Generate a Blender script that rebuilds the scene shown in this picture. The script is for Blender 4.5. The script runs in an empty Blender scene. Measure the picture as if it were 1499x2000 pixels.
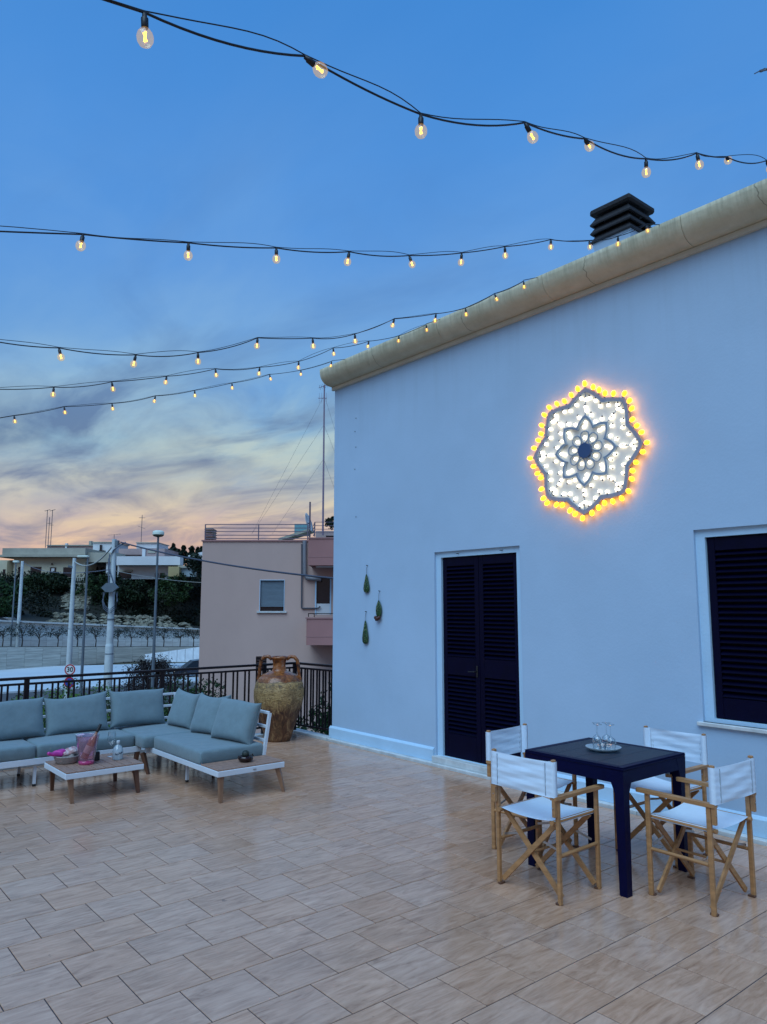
import bpy, math, random
import numpy as np
from mathutils import Vector, Matrix
S = bpy.context.scene
COL = S.collection
R = math.radians
PI = math.pi
rng = random.Random(7)

# ------------------------------------------------------------------ camera
CAMH = 1.76
F = 1444.0
PITCH = math.atan(185/F)
YAW = math.atan(1205/math.hypot(F, 185))
cd = bpy.data.cameras.new('camera'); cam = bpy.data.objects.new('camera', cd); COL.objects.link(cam)
cam.location = (0, 0, CAMH); cam.rotation_euler = (PI/2+PITCH, 0, -YAW)
cd.sensor_fit = 'VERTICAL'; cd.sensor_height = 36; cd.sensor_width = 36; cd.lens = F/2000*36
cd.clip_start = 0.05; cd.clip_end = 3000
S.camera = cam
# ------------------------------------------------------------------ sky
SUN_AZ = R(27)          # sunset azimuth, clockwise from +Y
w = bpy.data.worlds.new('World'); S.world = w; w.use_nodes = True
nt = w.node_tree; nt.nodes.clear(); N = nt.nodes; L = nt.links
def nd(t, **k):
    n = N.new(t)
    for a, b in k.items(): setattr(n, a, b)
    return n
def lk(a, b): L.new(a, b)
def mth(op, a, b=None, c=None, clamp=False, tree=None):
    n = (tree or nt).nodes.new('ShaderNodeMath'); n.operation = op; n.use_clamp = clamp
    for i, v in enumerate((a, b, c)):
        if v is None: continue
        if isinstance(v, (int, float)): n.inputs[i].default_value = v
        else: (tree or nt).links.new(v, n.inputs[i])
    return n.outputs[0]
def ramp(fac, stops, tree=None, interp='LINEAR'):
    t = tree or nt
    n = t.nodes.new('ShaderNodeValToRGB'); cr = n.color_ramp; cr.interpolation = interp
    while len(cr.elements) < len(stops): cr.elements.new(0.5)
    for e, (p, c) in zip(cr.elements, stops):
        e.position = p; e.color = (*c, 1) if len(c) == 3 else c
    t.links.new(fac, n.inputs[0]); return n.outputs[0]
def mixc(fac, a, b, mode='MIX', tree=None):
    t = tree or nt
    n = t.nodes.new('ShaderNodeMix'); n.data_type = 'RGBA'; n.blend_type = mode; n.clamp_factor = True
    for i, v in ((0, fac), (6, a), (7, b)):
        if isinstance(v, (int, float)): n.inputs[i].default_value = v
        elif isinstance(v, tuple): n.inputs[i].default_value = (*v, 1)
        else: t.links.new(v, n.inputs[i])
    return n.outputs[2]
def srgb(r, g, b):
    f = lambda c: (c/255/12.92) if c/255 <= 0.04045 else ((c/255+0.055)/1.055)**2.4
    return (f(r), f(g), f(b))
tc = nd('ShaderNodeTexCoord'); sep = nd('ShaderNodeSeparateXYZ'); lk(tc.outputs['Generated'], sep.inputs[0])
dx, dy, dz = sep.outputs
base = ramp(dz, [(0.0, srgb(212, 158, 158)), (0.035, srgb(204, 162, 166)), (0.08, srgb(182, 166, 176)), (0.14, srgb(158, 170, 184)),
                 (0.21, srgb(138, 178, 202)), (0.28, srgb(104, 160, 216)), (0.42, srgb(88, 150, 220)), (0.55, srgb(76, 144, 219)), (0.70, srgb(60, 134, 212)), (1.0, srgb(50, 116, 196))])
# warm glow around the place where the sun went down
gd = nd('ShaderNodeVectorMath', operation='DOT_PRODUCT'); lk(tc.outputs['Generated'], gd.inputs[0])
gd.inputs[1].default_value = (math.sin(SUN_AZ), math.cos(SUN_AZ), 0.0)
glow = mth('POWER', mth('MAXIMUM', gd.outputs['Value'], 0.0), 22.0)
lowm = mth('SUBTRACT', 1.0, mth('MULTIPLY', dz, 6.5), clamp=True)
base = mixc(mth('MULTIPLY', glow, mth('MULTIPLY', lowm, 0.75)), base, srgb(245, 190, 145))
# cloud sheets projected on a plane overhead
den = mth('ADD', mth('MAXIMUM', dz, 0.0), 0.10)
cv = nd('ShaderNodeCombineXYZ'); lk(mth('DIVIDE', dx, den), cv.inputs[0]); lk(mth('DIVIDE', dy, den), cv.inputs[1])
def cloud(rot, scale, det, loc, dist=0.4):
    mp = nd('ShaderNodeMapping'); mp.inputs['Rotation'].default_value = (0, 0, rot); mp.inputs['Scale'].default_value = scale; mp.inputs['Location'].default_value = loc
    lk(cv.outputs[0], mp.inputs[0])
    n = nd('ShaderNodeTexNoise'); n.inputs['Scale'].default_value = 1.0; n.inputs['Detail'].default_value = det; n.inputs['Roughness'].default_value = 0.55; n.inputs['Distortion'].default_value = dist
    lk(mp.outputs[0], n.inputs['Vector']); return n.outputs['Fac']
c1 = cloud(R(28), (1.9, 1.05, 1), 6, (3.1, 1.7, 0), 0.5)
c2 = cloud(R(10), (2.3, 1.15, 1), 6, (8.2, 4.1, 0), 0.6)
c3 = cloud(R(40), (2.6, 0.9, 1), 5, (1.2, 9.1, 0), 0.4)
m1 = ramp(c1, [(0.40, (0, 0, 0)), (0.64, (1, 1, 1))])
m2 = ramp(c2, [(0.43, (0, 0, 0)), (0.64, (1, 1, 1))])
m3 = ramp(c3, [(0.42, (0, 0, 0)), (0.70, (1, 1, 1))])
lowf = ramp(dz, [(0.05, (1, 1, 1)), (0.24, (0.95, 0.95, 0.95)), (0.33, (0.62, 0.62, 0.62)), (0.44, (0.28, 0.28, 0.28)), (0.60, (0.07, 0.07, 0.07))])
lightcol = mixc(glow, ramp(dz, [(0.0, srgb(228, 170, 150)), (0.08, srgb(205, 185, 178)), (0.2, srgb(165, 195, 205)), (0.35, srgb(125, 172, 222))]), ramp(dz, [(0.0, srgb(245, 180, 130)), (0.06, srgb(236, 196, 155)), (0.16, srgb(208, 208, 182)), (0.3, srgb(150, 198, 215))]))
sky = mixc(mth('MULTIPLY', mth('MULTIPLY', m1, lowf), 1.0), base, lightcol)
darkcol = ramp(dz, [(0.0, srgb(170, 140, 160)), (0.08, srgb(130, 134, 158)), (0.2, srgb(92, 122, 158)), (0.4, srgb(76, 124, 184))])
sky = mixc(mth('MULTIPLY', mth('MULTIPLY', m2, lowf), 1.0), sky, darkcol)
sky = mixc(mth('MULTIPLY', mth('MULTIPLY', m3, lowf), 0.50), sky, lightcol)
n4 = cloud(R(30), (0.5, 0.25, 1), 4, (2, 2, 0)); sky = mixc(mth('MULTIPLY', ramp(n4, [(0.4, (0, 0, 0)), (0.7, (1, 1, 1))]), 0.10), sky, srgb(110, 155, 210))
ns = nd('ShaderNodeTexSky'); ns.sky_type = 'NISHITA'; ns.sun_disc = False; ns.sun_elevation = R(1.0); ns.sun_rotation = SUN_AZ
SKYSTR = 0.565
bg = nd('ShaderNodeBackground'); lk(sky, bg.inputs[0]); bg.inputs[1].default_value = SKYSTR
bg2 = nd('ShaderNodeBackground'); lk(ns.outputs[0], bg2.inputs[0]); bg2.inputs[1].default_value = 0.004
ad = nd('ShaderNodeAddShader'); lk(bg.outputs[0], ad.inputs[0]); lk(bg2.outputs[0], ad.inputs[1])
wo = nd('ShaderNodeOutputWorld'); lk(ad.outputs[0], wo.inputs[0])
# broad soft dusk light from the open eastern sky
sd = bpy.data.lights.new('sun', 'SUN'); sd.energy = 1.5; sd.angle = R(52); sd.color = (0.58, 0.81, 1.0)
so = bpy.data.objects.new('sun', sd); COL.objects.link(so)
so.rotation_euler = Vector((0.62, 0.30, -1.0)).to_track_quat('-Z', 'Y').to_euler()
so.location = (-20, -10, 30)
vs = S.view_settings; S.display_settings.display_device = 'sRGB'
vs.view_transform = 'Standard'; vs.look = 'None'; vs.gamma = 1; vs.use_curve_mapping = False; vs.exposure = 0.82

# ------------------------------------------------------------------ helpers
FH = (math.sin(YAW), math.cos(YAW)); RH = (math.cos(YAW), -math.sin(YAW))
def wpt(u, v, z): return Vector((FH[0]*v+RH[0]*u, FH[1]*v+RH[1]*u, z))      # street frame: u right, v away
def uz(px, py, v):                     # where a sight line meets the distance v
    b = -(py-1000)/F; h = math.cos(PITCH)-b*math.sin(PITCH)
    return (px-749.5)/F*v/h, CAMH+(math.sin(PITCH)+b*math.cos(PITCH))*v/h

class MB:
    def __init__(s): s.v = []; s.f = []; s.sm = []
    def add(s, vs, fs, smooth=False):
        o = len(s.v); s.v += [tuple(p) for p in vs]
        for f in fs: s.f.append(tuple(i+o for i in f)); s.sm.append(smooth)
        return s
    def box(s, x0, x1, y0, y1, z0, z1, m=None):
        vs = [Vector(p) for p in ((x0,y0,z0),(x1,y0,z0),(x1,y1,z0),(x0,y1,z0),(x0,y0,z1),(x1,y0,z1),(x1,y1,z1),(x0,y1,z1))]
        if m is not None: vs = [m @ p for p in vs]
        return s.add(vs, [(0,3,2,1),(4,5,6,7),(0,1,5,4),(1,2,6,5),(2,3,7,6),(3,0,4,7)])
    def bbox(s, x0, x1, y0, y1, z0, z1, b=0.004, m=None):      # box with chamfered edges
        vs = []; 
        for sx, X, in ((1, x0), (-1, x1)):
            for sy, Y in ((1, y0), (-1, y1)):
                for sz, Z in ((1, z0), (-1, z1)):
                    vs += [(X, Y+sy*b, Z+sz*b), (X+sx*b, Y, Z+sz*b), (X+sx*b, Y+sy*b, Z)]
        vs = [Vector(p) for p in vs]
        if m is not None: vs = [m @ p for p in vs]
        i = lambda a, c, d, k: ((a*2+c)*2+d)*3+k
        fs = [(i(0,0,0,0),i(0,0,1,0),i(0,1,1,0),i(0,1,0,0)), (i(1,0,0,0),i(1,1,0,0),i(1,1,1,0),i(1,0,1,0)),
              (i(0,0,0,1),i(1,0,0,1),i(1,0,1,1),i(0,0,1,1)), (i(0,1,0,1),i(0,1,1,1),i(1,1,1,1),i(1,1,0,1)),
              (i(0,0,0,2),i(0,1,0,2),i(1,1,0,2),i(1,0,0,2)), (i(0,0,1,2),i(1,0,1,2),i(1,1,1,2),i(0,1,1,2))]
        for a in (0,1):
            for c in (0,1):
                fs.append((i(a,c,0,0),i(a,c,1,0),i(a,c,1,1),i(a,c,0,1)))
                fs.append((i(a,0,c,0),i(a,1,c,0),i(a,1,c,2),i(a,0,c,2)))
                fs.append((i(0,a,c,1),i(1,a,c,1),i(1,a,c,2),i(0,a,c,2)))
                for d in (0,1): fs.append((i(a,c,d,0),i(a,c,d,1),i(a,c,d,2)))
        return s.add(vs, fs)
    def bar(s, p, q, wx, wy=None, up=(0,0,1), taper=1.0):       # square bar from p to q
        p, q = Vector(p), Vector(q); wy = wy or wx; d = (q-p).normalized(); u = Vector(up)
        if abs(d.dot(u)) > 0.98: u = Vector((1,0,0))
        a = d.cross(u).normalized(); b = a.cross(d).normalized(); vs = []
        for c, t in ((p, 1.0), (q, taper)):
            for sa, sb in ((-1,-1),(1,-1),(1,1),(-1,1)): vs.append(c+a*sa*wx*t/2+b*sb*wy*t/2)
        return s.add(vs, [(0,3,2,1),(4,5,6,7),(0,1,5,4),(1,2,6,5),(2,3,7,6),(3,0,4,7)])
    def cyl(s, p, q, r0, r1=None, n=12, cap=True):
        p, q = Vector(p), Vector(q); r1 = r0 if r1 is None else r1; d = (q-p).normalized()
        u = Vector((0,0,1)) if abs(d.z) < 0.95 else Vector((1,0,0)); a = d.cross(u).normalized(); b = a.cross(d).normalized(); vs = []
        for c, r in ((p, r0), (q, r1)):
            for k in range(n):
                t = 2*PI*k/n; vs.append(c+a*math.cos(t)*r+b*math.sin(t)*r)
        s.add(vs, [(k, (k+1)%n, n+(k+1)%n, n+k) for k in range(n)], True)
        if cap: s.add(vs, [tuple(range(n-1,-1,-1)), tuple(range(n,2*n))])
        return s
    def tube(s, pts, r, n=6, r1=None):
        pts = [Vector(p) for p in pts]; vs = []; m = len(pts); fs = []
        for i, p in enumerate(pts):
            d = (pts[min(i+1,m-1)]-pts[max(i-1,0)]).normalized(); u = Vector((0,0,1)) if abs(d.z) < 0.9 else Vector((1,0,0))
            a = d.cross(u).normalized(); b = a.cross(d).normalized(); rr = r if r1 is None else r+(r1-r)*i/(m-1)
            for k in range(n): t = 2*PI*k/n; vs.append(p+a*math.cos(t)*rr+b*math.sin(t)*rr)
        for i in range(m-1):
            for k in range(n): fs.append((i*n+k, i*n+(k+1)%n, (i+1)*n+(k+1)%n, (i+1)*n+k))
        s.add(vs, fs, True); s.add([vs[k] for k in range(n)], [tuple(range(n-1,-1,-1))]); s.add([vs[(m-1)*n+k] for k in range(n)], [tuple(range(n))])
        return s
    def lathe(s, prof, n=24, c=(0,0,0), m=None, wob=None):
        vs = []; fs = []; K = len(prof)
        for i, (r, z) in enumerate(prof):
            for k in range(n):
                t = 2*PI*k/n; rr = r if wob is None else r*(1+wob(t, z)); p = Vector((math.cos(t)*rr, math.sin(t)*rr, z))
                if m is not None: p = m @ p
                vs.append(p+Vector(c))
        for i in range(K-1):
            for k in range(n): fs.append((i*n+k, i*n+(k+1)%n, (i+1)*n+(k+1)%n, (i+1)*n+k))
        s.add(vs, fs, True)
        return s
    def sphere(s, c, r, n=12, k=8, sc=(1,1,1)):
        vs = [Vector(c)+Vector((0,0,-r*sc[2]))]; fs = []
        for i in range(1, k):
            a = -PI/2+PI*i/k
            for j in range(n):
                t = 2*PI*j/n; vs.append(Vector(c)+Vector((math.cos(a)*math.cos(t)*r*sc[0], math.cos(a)*math.sin(t)*r*sc[1], math.sin(a)*r*sc[2])))
        vs.append(Vector(c)+Vector((0,0,r*sc[2]))); T = len(vs)-1
        for j in range(n):
            fs.append((0, 1+(j+1)%n, 1+j)); fs.append((T, T-n+j, T-n+(j+1)%n))
        for i in range(k-2):
            for j in range(n): fs.append((1+i*n+j, 1+i*n+(j+1)%n, 1+(i+1)*n+(j+1)%n, 1+(i+1)*n+j))
        return s.add(vs, fs, True)
    def grid(s, fn, nu, nv, smooth=True):
        vs = [fn(i/nu, j/nv) for j in range(nv+1) for i in range(nu+1)]
        fs = [(j*(nu+1)+i, j*(nu+1)+i+1, (j+1)*(nu+1)+i+1, (j+1)*(nu+1)+i) for j in range(nv) for i in range(nu)]
        return s.add(vs, fs, smooth)
    def prism(s, poly, a0, a1, axis='x'):                        # poly in the two other axes
        def P(t, q):
            return {'x': (t, q[0], q[1]), 'y': (q[0], t, q[1]), 'z': (q[0], q[1], t)}[axis]
        n = len(poly); vs = [P(a0, q) for q in poly]+[P(a1, q) for q in poly]
        return s.add(vs, [(k, (k+1)%n, n+(k+1)%n, n+k) for k in range(n)]+[tuple(range(n-1,-1,-1)), tuple(range(n,2*n))])
    def mesh(s, name, mat):
        me = bpy.data.meshes.new(name); me.from_pydata(s.v, [], s.f); me.polygons.foreach_set('use_smooth', s.sm); me.materials.append(mat); me.update(); return me
    def build(s, name, mat, parent=None, loc=None, rot=None):
        o = bpy.data.objects.new(name, s.mesh(name, mat)); COL.objects.link(o)
        if parent is not None: o.parent = parent
        if loc is not None: o.location = loc
        if rot is not None: o.rotation_euler = rot
        return o
def tag(o, label=None, cat=None, group=None, kind=None):
    if label: o['label'] = label
    if cat: o['category'] = cat
    if group: o['group'] = group
    if kind: o['kind'] = kind
    return o
def thing(name, loc, label, cat, group=None, rotz=0):
    o = bpy.data.objects.new(name, None); COL.objects.link(o); o.location = loc; o.rotation_euler = (0,0,rotz); o.empty_display_size = 0.1
    return tag(o, label, cat, group)
def inst(src, parent=None, loc=None, rot=None, name=None):
    o = src.copy(); COL.objects.link(o); o.parent = parent
    if loc is not None: o.location = loc
    if rot is not None: o.rotation_euler = rot
    return o
def copy_tree(o, parent=None):
    c = o.copy(); COL.objects.link(c); c.parent = parent
    for ch in list(o.children): copy_tree(ch, c)
    return c
def setkind(o, k='structure'): o['kind'] = k; return o
def text_mesh(name, txt, size, mat, parent, loc, rot, depth=0.001, shear=0.0):
    cu = bpy.data.curves.new('txt', 'FONT'); cu.body = txt; cu.size = size; cu.align_x = 'CENTER'; cu.align_y = 'CENTER'; cu.extrude = depth; cu.shear = shear; cu.offset = size*.022
    t = bpy.data.objects.new('txt', cu); COL.objects.link(t); dg = bpy.context.evaluated_depsgraph_get()
    me = bpy.data.meshes.new_from_object(t.evaluated_get(dg)); bpy.data.objects.remove(t)
    me.materials.clear(); me.materials.append(mat); me.name = name
    o = bpy.data.objects.new(name, me); COL.objects.link(o); o.parent = parent; o.location = loc; o.rotation_euler = rot; return o

# ------------------------------------------------------------------ materials
def M(name, col, rough=0.6, metal=0.0, var=None, bump=None, spec=0.5, col2=None, emis=None, sheen=0.0, coat=0.0):
    m = bpy.data.materials.new(name); m.use_nodes = True; t = m.node_tree; b = t.nodes['Principled BSDF']
    b.inputs['Base Color'].default_value = (*col, 1); b.inputs['Roughness'].default_value = rough; b.inputs['Metallic'].default_value = metal
    b.inputs['Specular IOR Level'].default_value = spec; b.inputs['Coat Weight'].default_value = coat; b.inputs['Sheen Weight'].default_value = sheen
    if var or bump:
        tcn = t.nodes.new('ShaderNodeTexCoord')
        oi = t.nodes.new('ShaderNodeObjectInfo')
        va = t.nodes.new('ShaderNodeVectorMath'); va.operation = 'ADD'; t.links.new(tcn.outputs['Object'], va.inputs[0])
        sc_ = t.nodes.new('ShaderNodeMath'); sc_.operation = 'MULTIPLY'; sc_.inputs[1].default_value = 37.0; t.links.new(oi.outputs['Random'], sc_.inputs[0])
        t.links.new(sc_.outputs[0], va.inputs[1])
    if var:
        scale, amt = var[0], var[1]; stretch = var[2] if len(var) > 2 else (1,1,1)
        mp = t.nodes.new('ShaderNodeMapping'); mp.inputs['Scale'].default_value = stretch; t.links.new(va.outputs[0], mp.inputs[0])
        n = t.nodes.new('ShaderNodeTexNoise'); n.inputs['Scale'].default_value = scale; n.inputs['Detail'].default_value = 6; n.inputs['Roughness'].default_value = 0.6
        t.links.new(mp.outputs[0], n.inputs['Vector'])
        c2 = col2 or tuple(c*(1-amt) for c in col)
        c = ramp(n.outputs['Fac'], [(0.32, c2), (0.68, col)], tree=t)
        t.links.new(c, b.inputs['Base Color'])
    if bump:
        n2 = t.nodes.new('ShaderNodeTexNoise'); n2.inputs['Scale'].default_value = bump[0]; n2.inputs['Detail'].default_value = 5
        if len(bump) > 2:
            mp2 = t.nodes.new('ShaderNodeMapping'); mp2.inputs['Scale'].default_value = bump[2]; t.links.new(va.outputs[0], mp2.inputs[0]); t.links.new(mp2.outputs[0], n2.inputs['Vector'])
        else: t.links.new(va.outputs[0], n2.inputs['Vector'])
        bp = t.nodes.new('ShaderNodeBump'); bp.inputs['Strength'].default_value = bump[1]; bp.inputs['Distance'].default_value = 0.01
        t.links.new(n2.outputs['Fac'], bp.inputs['Height']); t.links.new(bp.outputs[0], b.inputs['Normal'])
    if emis:
        b.inputs['Emission Color'].default_value = (*emis[0], 1); b.inputs['Emission Strength'].default_value = emis[1]
    return m
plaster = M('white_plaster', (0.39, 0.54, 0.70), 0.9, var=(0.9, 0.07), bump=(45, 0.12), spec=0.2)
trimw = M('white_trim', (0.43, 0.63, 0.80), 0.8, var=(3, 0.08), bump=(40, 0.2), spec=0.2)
marble = M('pale_marble', (0.62, 0.66, 0.66), 0.45, var=(7, 0.3), bump=(30, 0.1))
shutter = M('navy_shutter_paint', (0.0006, 0.0008, 0.016), 0.5, var=(8, 0.3), bump=(50, 0.1), spec=0.12)
darkvoid = M('dark_interior', (0.004, 0.004, 0.006), 0.9)
rail_m = M('dark_rail_paint', (0.010, 0.006, 0.008), 0.4, var=(20, 0.3), spec=0.3)
wood_l = M('beech_wood', (0.47, 0.235, 0.095), 0.5, var=(6, 0.38, (1, 1, 6)), bump=(30, 0.15))
wood_d = M('stained_wood', (0.13, 0.055, 0.03), 0.45, var=(10, 0.4, (4, 4, 1)), bump=(30, 0.1))
wood_g = M('weathered_plank', (0.36, 0.215, 0.155), 0.6, var=(9, 0.4, (9, 1, 1)), bump=(40, 0.2))
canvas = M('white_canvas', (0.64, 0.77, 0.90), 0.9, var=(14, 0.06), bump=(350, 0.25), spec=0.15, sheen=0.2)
navy = M('navy_resin', (0.001, 0.002, 0.030), 0.5, var=(20, 0.25), bump=(120, 0.2), spec=0.12)
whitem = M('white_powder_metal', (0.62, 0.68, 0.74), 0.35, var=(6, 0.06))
steel = M('zinc_steel', (0.5, 0.5, 0.5), 0.35, 0.9, var=(12, 0.2))
fabric = M('grey_green_fabric', (0.165, 0.235, 0.262), 0.95, var=(14, 0.12), bump=(9, 0.9), spec=0.1, sheen=0.25)
fabric_s = M('fabric_seam', (0.12, 0.19, 0.21), 0.95, var=(30, 0.2), spec=0.1)
blackp = M('black_plastic', (0.008, 0.008, 0.010), 0.5, var=(30, 0.3))
def glassm(name, tint=(0.93, 0.96, 0.97), refl=0.9, rough=0.02, base=0.0, dif=None, glow=None):
    m = bpy.data.materials.new(name); m.use_nodes = True; t = m.node_tree; t.nodes.clear()
    tr = t.nodes.new('ShaderNodeBsdfTransparent'); tr.inputs[0].default_value = (*tint, 1)
    gl = t.nodes.new('ShaderNodeBsdfGlossy'); gl.inputs['Roughness'].default_value = rough
    lw = t.nodes.new('ShaderNodeLayerWeight'); lw.inputs[0].default_value = 0.35
    f = mth('ADD', mth('MULTIPLY', lw.outputs['Facing'], refl, tree=t), base, clamp=True, tree=t)
    f = mth('POWER', f, 2.0, tree=t)
    mx = t.nodes.new('ShaderNodeMixShader'); t.links.new(f, mx.inputs[0]); t.links.new(tr.outputs[0], mx.inputs[1]); t.links.new(gl.outputs[0], mx.inputs[2])
    out = mx.outputs[0]
    if dif:
        d = t.nodes.new('ShaderNodeBsdfPrincipled'); d.inputs['Base Color'].default_value = (*dif[0], 1); d.inputs['Roughness'].default_value = 0.2
        m2 = t.nodes.new('ShaderNodeMixShader'); m2.inputs[0].default_value = dif[1]; t.links.new(out, m2.inputs[1]); t.links.new(d.outputs[0], m2.inputs[2]); out = m2.outputs[0]
    if glow:
        e = t.nodes.new('ShaderNodeEmission'); e.inputs[0].default_value = (*glow[0], 1); e.inputs[1].default_value = glow[1]
        a = t.nodes.new('ShaderNodeAddShader'); t.links.new(out, a.inputs[0]); t.links.new(e.outputs[0], a.inputs[1]); out = a.outputs[0]
    o = t.nodes.new('ShaderNodeOutputMaterial'); t.links.new(out, o.inputs[0]); return m
glass = glassm('clear_glass', base=0.22)
bulbglass = glassm('bulb_glass', (0.93, 0.88, 0.74), refl=0.55, base=0.15, rough=0.08, glow=((1.0, 0.55, 0.16), 0.09))
pinkglass = glassm('pink_acrylic', (0.96, 0.80, 0.89), base=0.24, dif=((0.55, 0.36, 0.5), 0.05))
pinksolid = glassm('pink_acrylic_base', (0.9, 0.18, 0.45), base=0.2, dif=((0.7, 0.08, 0.28), 0.55))
def emit(name, col, s):
    m = bpy.data.materials.new(name); m.use_nodes = True; b = m.node_tree.nodes['Principled BSDF']
    b.inputs['Base Color'].default_value = (*col, 1); b.inputs['Emission Color'].default_value = (*col, 1); b.inputs['Emission Strength'].default_value = s; return m
filament_m = emit('warm_filament', (1.0, 0.42, 0.05), 4.0)
amber_m = emit('amber_bulb_glow', (1.0, 0.30, 0.005), 6.0)
whiteb_m = emit('white_bulb_glow', (1.0, 0.90, 0.70), 4.0)

# terrace tile: per-tile streaks computed from the tile's own cell
TX, TY, OX, OY = 0.3335, 0.3305, 1.2793, 3.7543
def tile_material():
    m = bpy.data.materials.new('wood_look_porcelain'); m.use_nodes = True; t = m.node_tree; b = t.nodes['Principled BSDF']
    g = t.nodes.new('ShaderNodeNewGeometry'); s = t.nodes.new('ShaderNodeSeparateXYZ'); t.links.new(g.outputs['Position'], s.inputs[0])
    mt = lambda *a, **k: mth(*a, tree=t, **k)
    row = mt('FLOOR', mt('DIVIDE', mt('SUBTRACT', s.outputs[1], OY), TY))
    off = mt('MULTIPLY', mt('MODULO', mt('ADD', row, 100.0), 2.0), 0.5)
    col = mt('FLOOR', mt('SUBTRACT', mt('DIVIDE', mt('SUBTRACT', s.outputs[0], OX), TX), off))
    cb = t.nodes.new('ShaderNodeCombineXYZ'); t.links.new(row, cb.inputs[0]); t.links.new(col, cb.inputs[1])
    wn = t.nodes.new('ShaderNodeTexWhiteNoise'); wn.noise_dimensions = '2D'; t.links.new(cb.outputs[0], wn.inputs['Vector'])
    ofs = t.nodes.new('ShaderNodeVectorMath'); ofs.operation = 'SCALE'; t.links.new(wn.outputs['Color'], ofs.inputs[0]); ofs.inputs['Scale'].default_value = 23.0
    ad_ = t.nodes.new('ShaderNodeVectorMath'); t.links.new(g.outputs['Position'], ad_.inputs[0]); t.links.new(ofs.outputs[0], ad_.inputs[1])
    def noise(sc, scale, det, dist=0.0, rough=0.6):
        mp = t.nodes.new('ShaderNodeMapping'); mp.inputs['Scale'].default_value = sc; t.links.new(ad_.outputs[0], mp.inputs[0])
        n = t.nodes.new('ShaderNodeTexNoise'); n.inputs['Scale'].default_value = scale; n.inputs['Detail'].default_value = det; n.inputs['Distortion'].default_value = dist; n.inputs['Roughness'].default_value = rough
        t.links.new(mp.outputs[0], n.inputs['Vector']); return n.outputs['Fac']
    a = noise((1.6, 7.5, 1), 2.2, 5, 1.6, 0.62); c = noise((3, 26, 1), 2.0, 4, 0.8); d = noise((1.0, 1.3, 1), 3.0, 4)
    v = mt('ADD', mt('MULTIPLY', a, 0.6), mt('ADD', mt('MULTIPLY', c, 0.2), mt('MULTIPLY', d, 0.2)))
    colr = ramp(v, [(0.33, (0.28, 0.145, 0.085)), (0.44, (0.43, 0.240, 0.148)), (0.55, (0.52, 0.302, 0.195)), (0.68, (0.60, 0.37, 0.25))], tree=t)
    # tone shifts between tiles
    hs = t.nodes.new('ShaderNodeHueSaturation'); t.links.new(colr, hs.inputs['Color']); t.links.new(mt('ADD', mt('MULTIPLY', wn.outputs['Value'], 0.09), 0.955), hs.inputs['Value'])
    sepc = t.nodes.new('ShaderNodeSeparateColor'); t.links.new(wn.outputs['Color'], sepc.inputs[0])
    t.links.new(mt('ADD', mt('MULTIPLY', sepc.outputs[1], 0.12), 0.92), hs.inputs['Saturation'])
    dn = t.nodes.new('ShaderNodeTexNoise'); dn.inputs['Scale'].default_value = 1.7; dn.inputs['Detail'].default_value = 7; dn.inputs['Roughness'].default_value = .7; t.links.new(g.outputs['Position'], dn.inputs['Vector'])
    dirt = ramp(dn.outputs['Fac'], [(0.50, (0,0,0)), (0.68, (1,1,1))], tree=t)
    sn = t.nodes.new('ShaderNodeTexNoise'); sn.inputs['Scale'].default_value = 9.0; sn.inputs['Detail'].default_value = 3; t.links.new(g.outputs['Position'], sn.inputs['Vector'])
    spot = ramp(sn.outputs['Fac'], [(0.735, (0,0,0)), (0.76, (1,1,1))], tree=t)
    cc = mixc(mt('MULTIPLY', dirt, .22), hs.outputs[0], (.20, .13, .09), tree=t); cc = mixc(mt('MULTIPLY', spot, .5), cc, (.08, .05, .04), tree=t)
    t.links.new(cc, b.inputs['Base Color'])
    sm = t.nodes.new('ShaderNodeTexNoise'); sm.inputs['Scale'].default_value = 1.1; sm.inputs['Detail'].default_value = 4; t.links.new(g.outputs['Position'], sm.inputs['Vector'])
    t.links.new(mt('ADD', mt('MULTIPLY', mt('ADD', mt('MULTIPLY', a, 0.5), sm.outputs['Fac']), 0.16), 0.07), b.inputs['Roughness'])
    b.inputs['Specular IOR Level'].default_value = 0.42
    bp = t.nodes.new('ShaderNodeBump'); bp.inputs['Strength'].default_value = 0.22; bp.inputs['Distance'].default_value = 0.003; t.links.new(mt('ADD', v, mt('MULTIPLY', d, 0.6)), bp.inputs['Height']); t.links.new(bp.outputs[0], b.inputs['Normal'])
    return m
tile_m = tile_material()
grout_m = M('grey_grout', (0.06, 0.052, 0.06), 0.9, var=(3, 0.35), bump=(80, 0.2))

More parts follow.
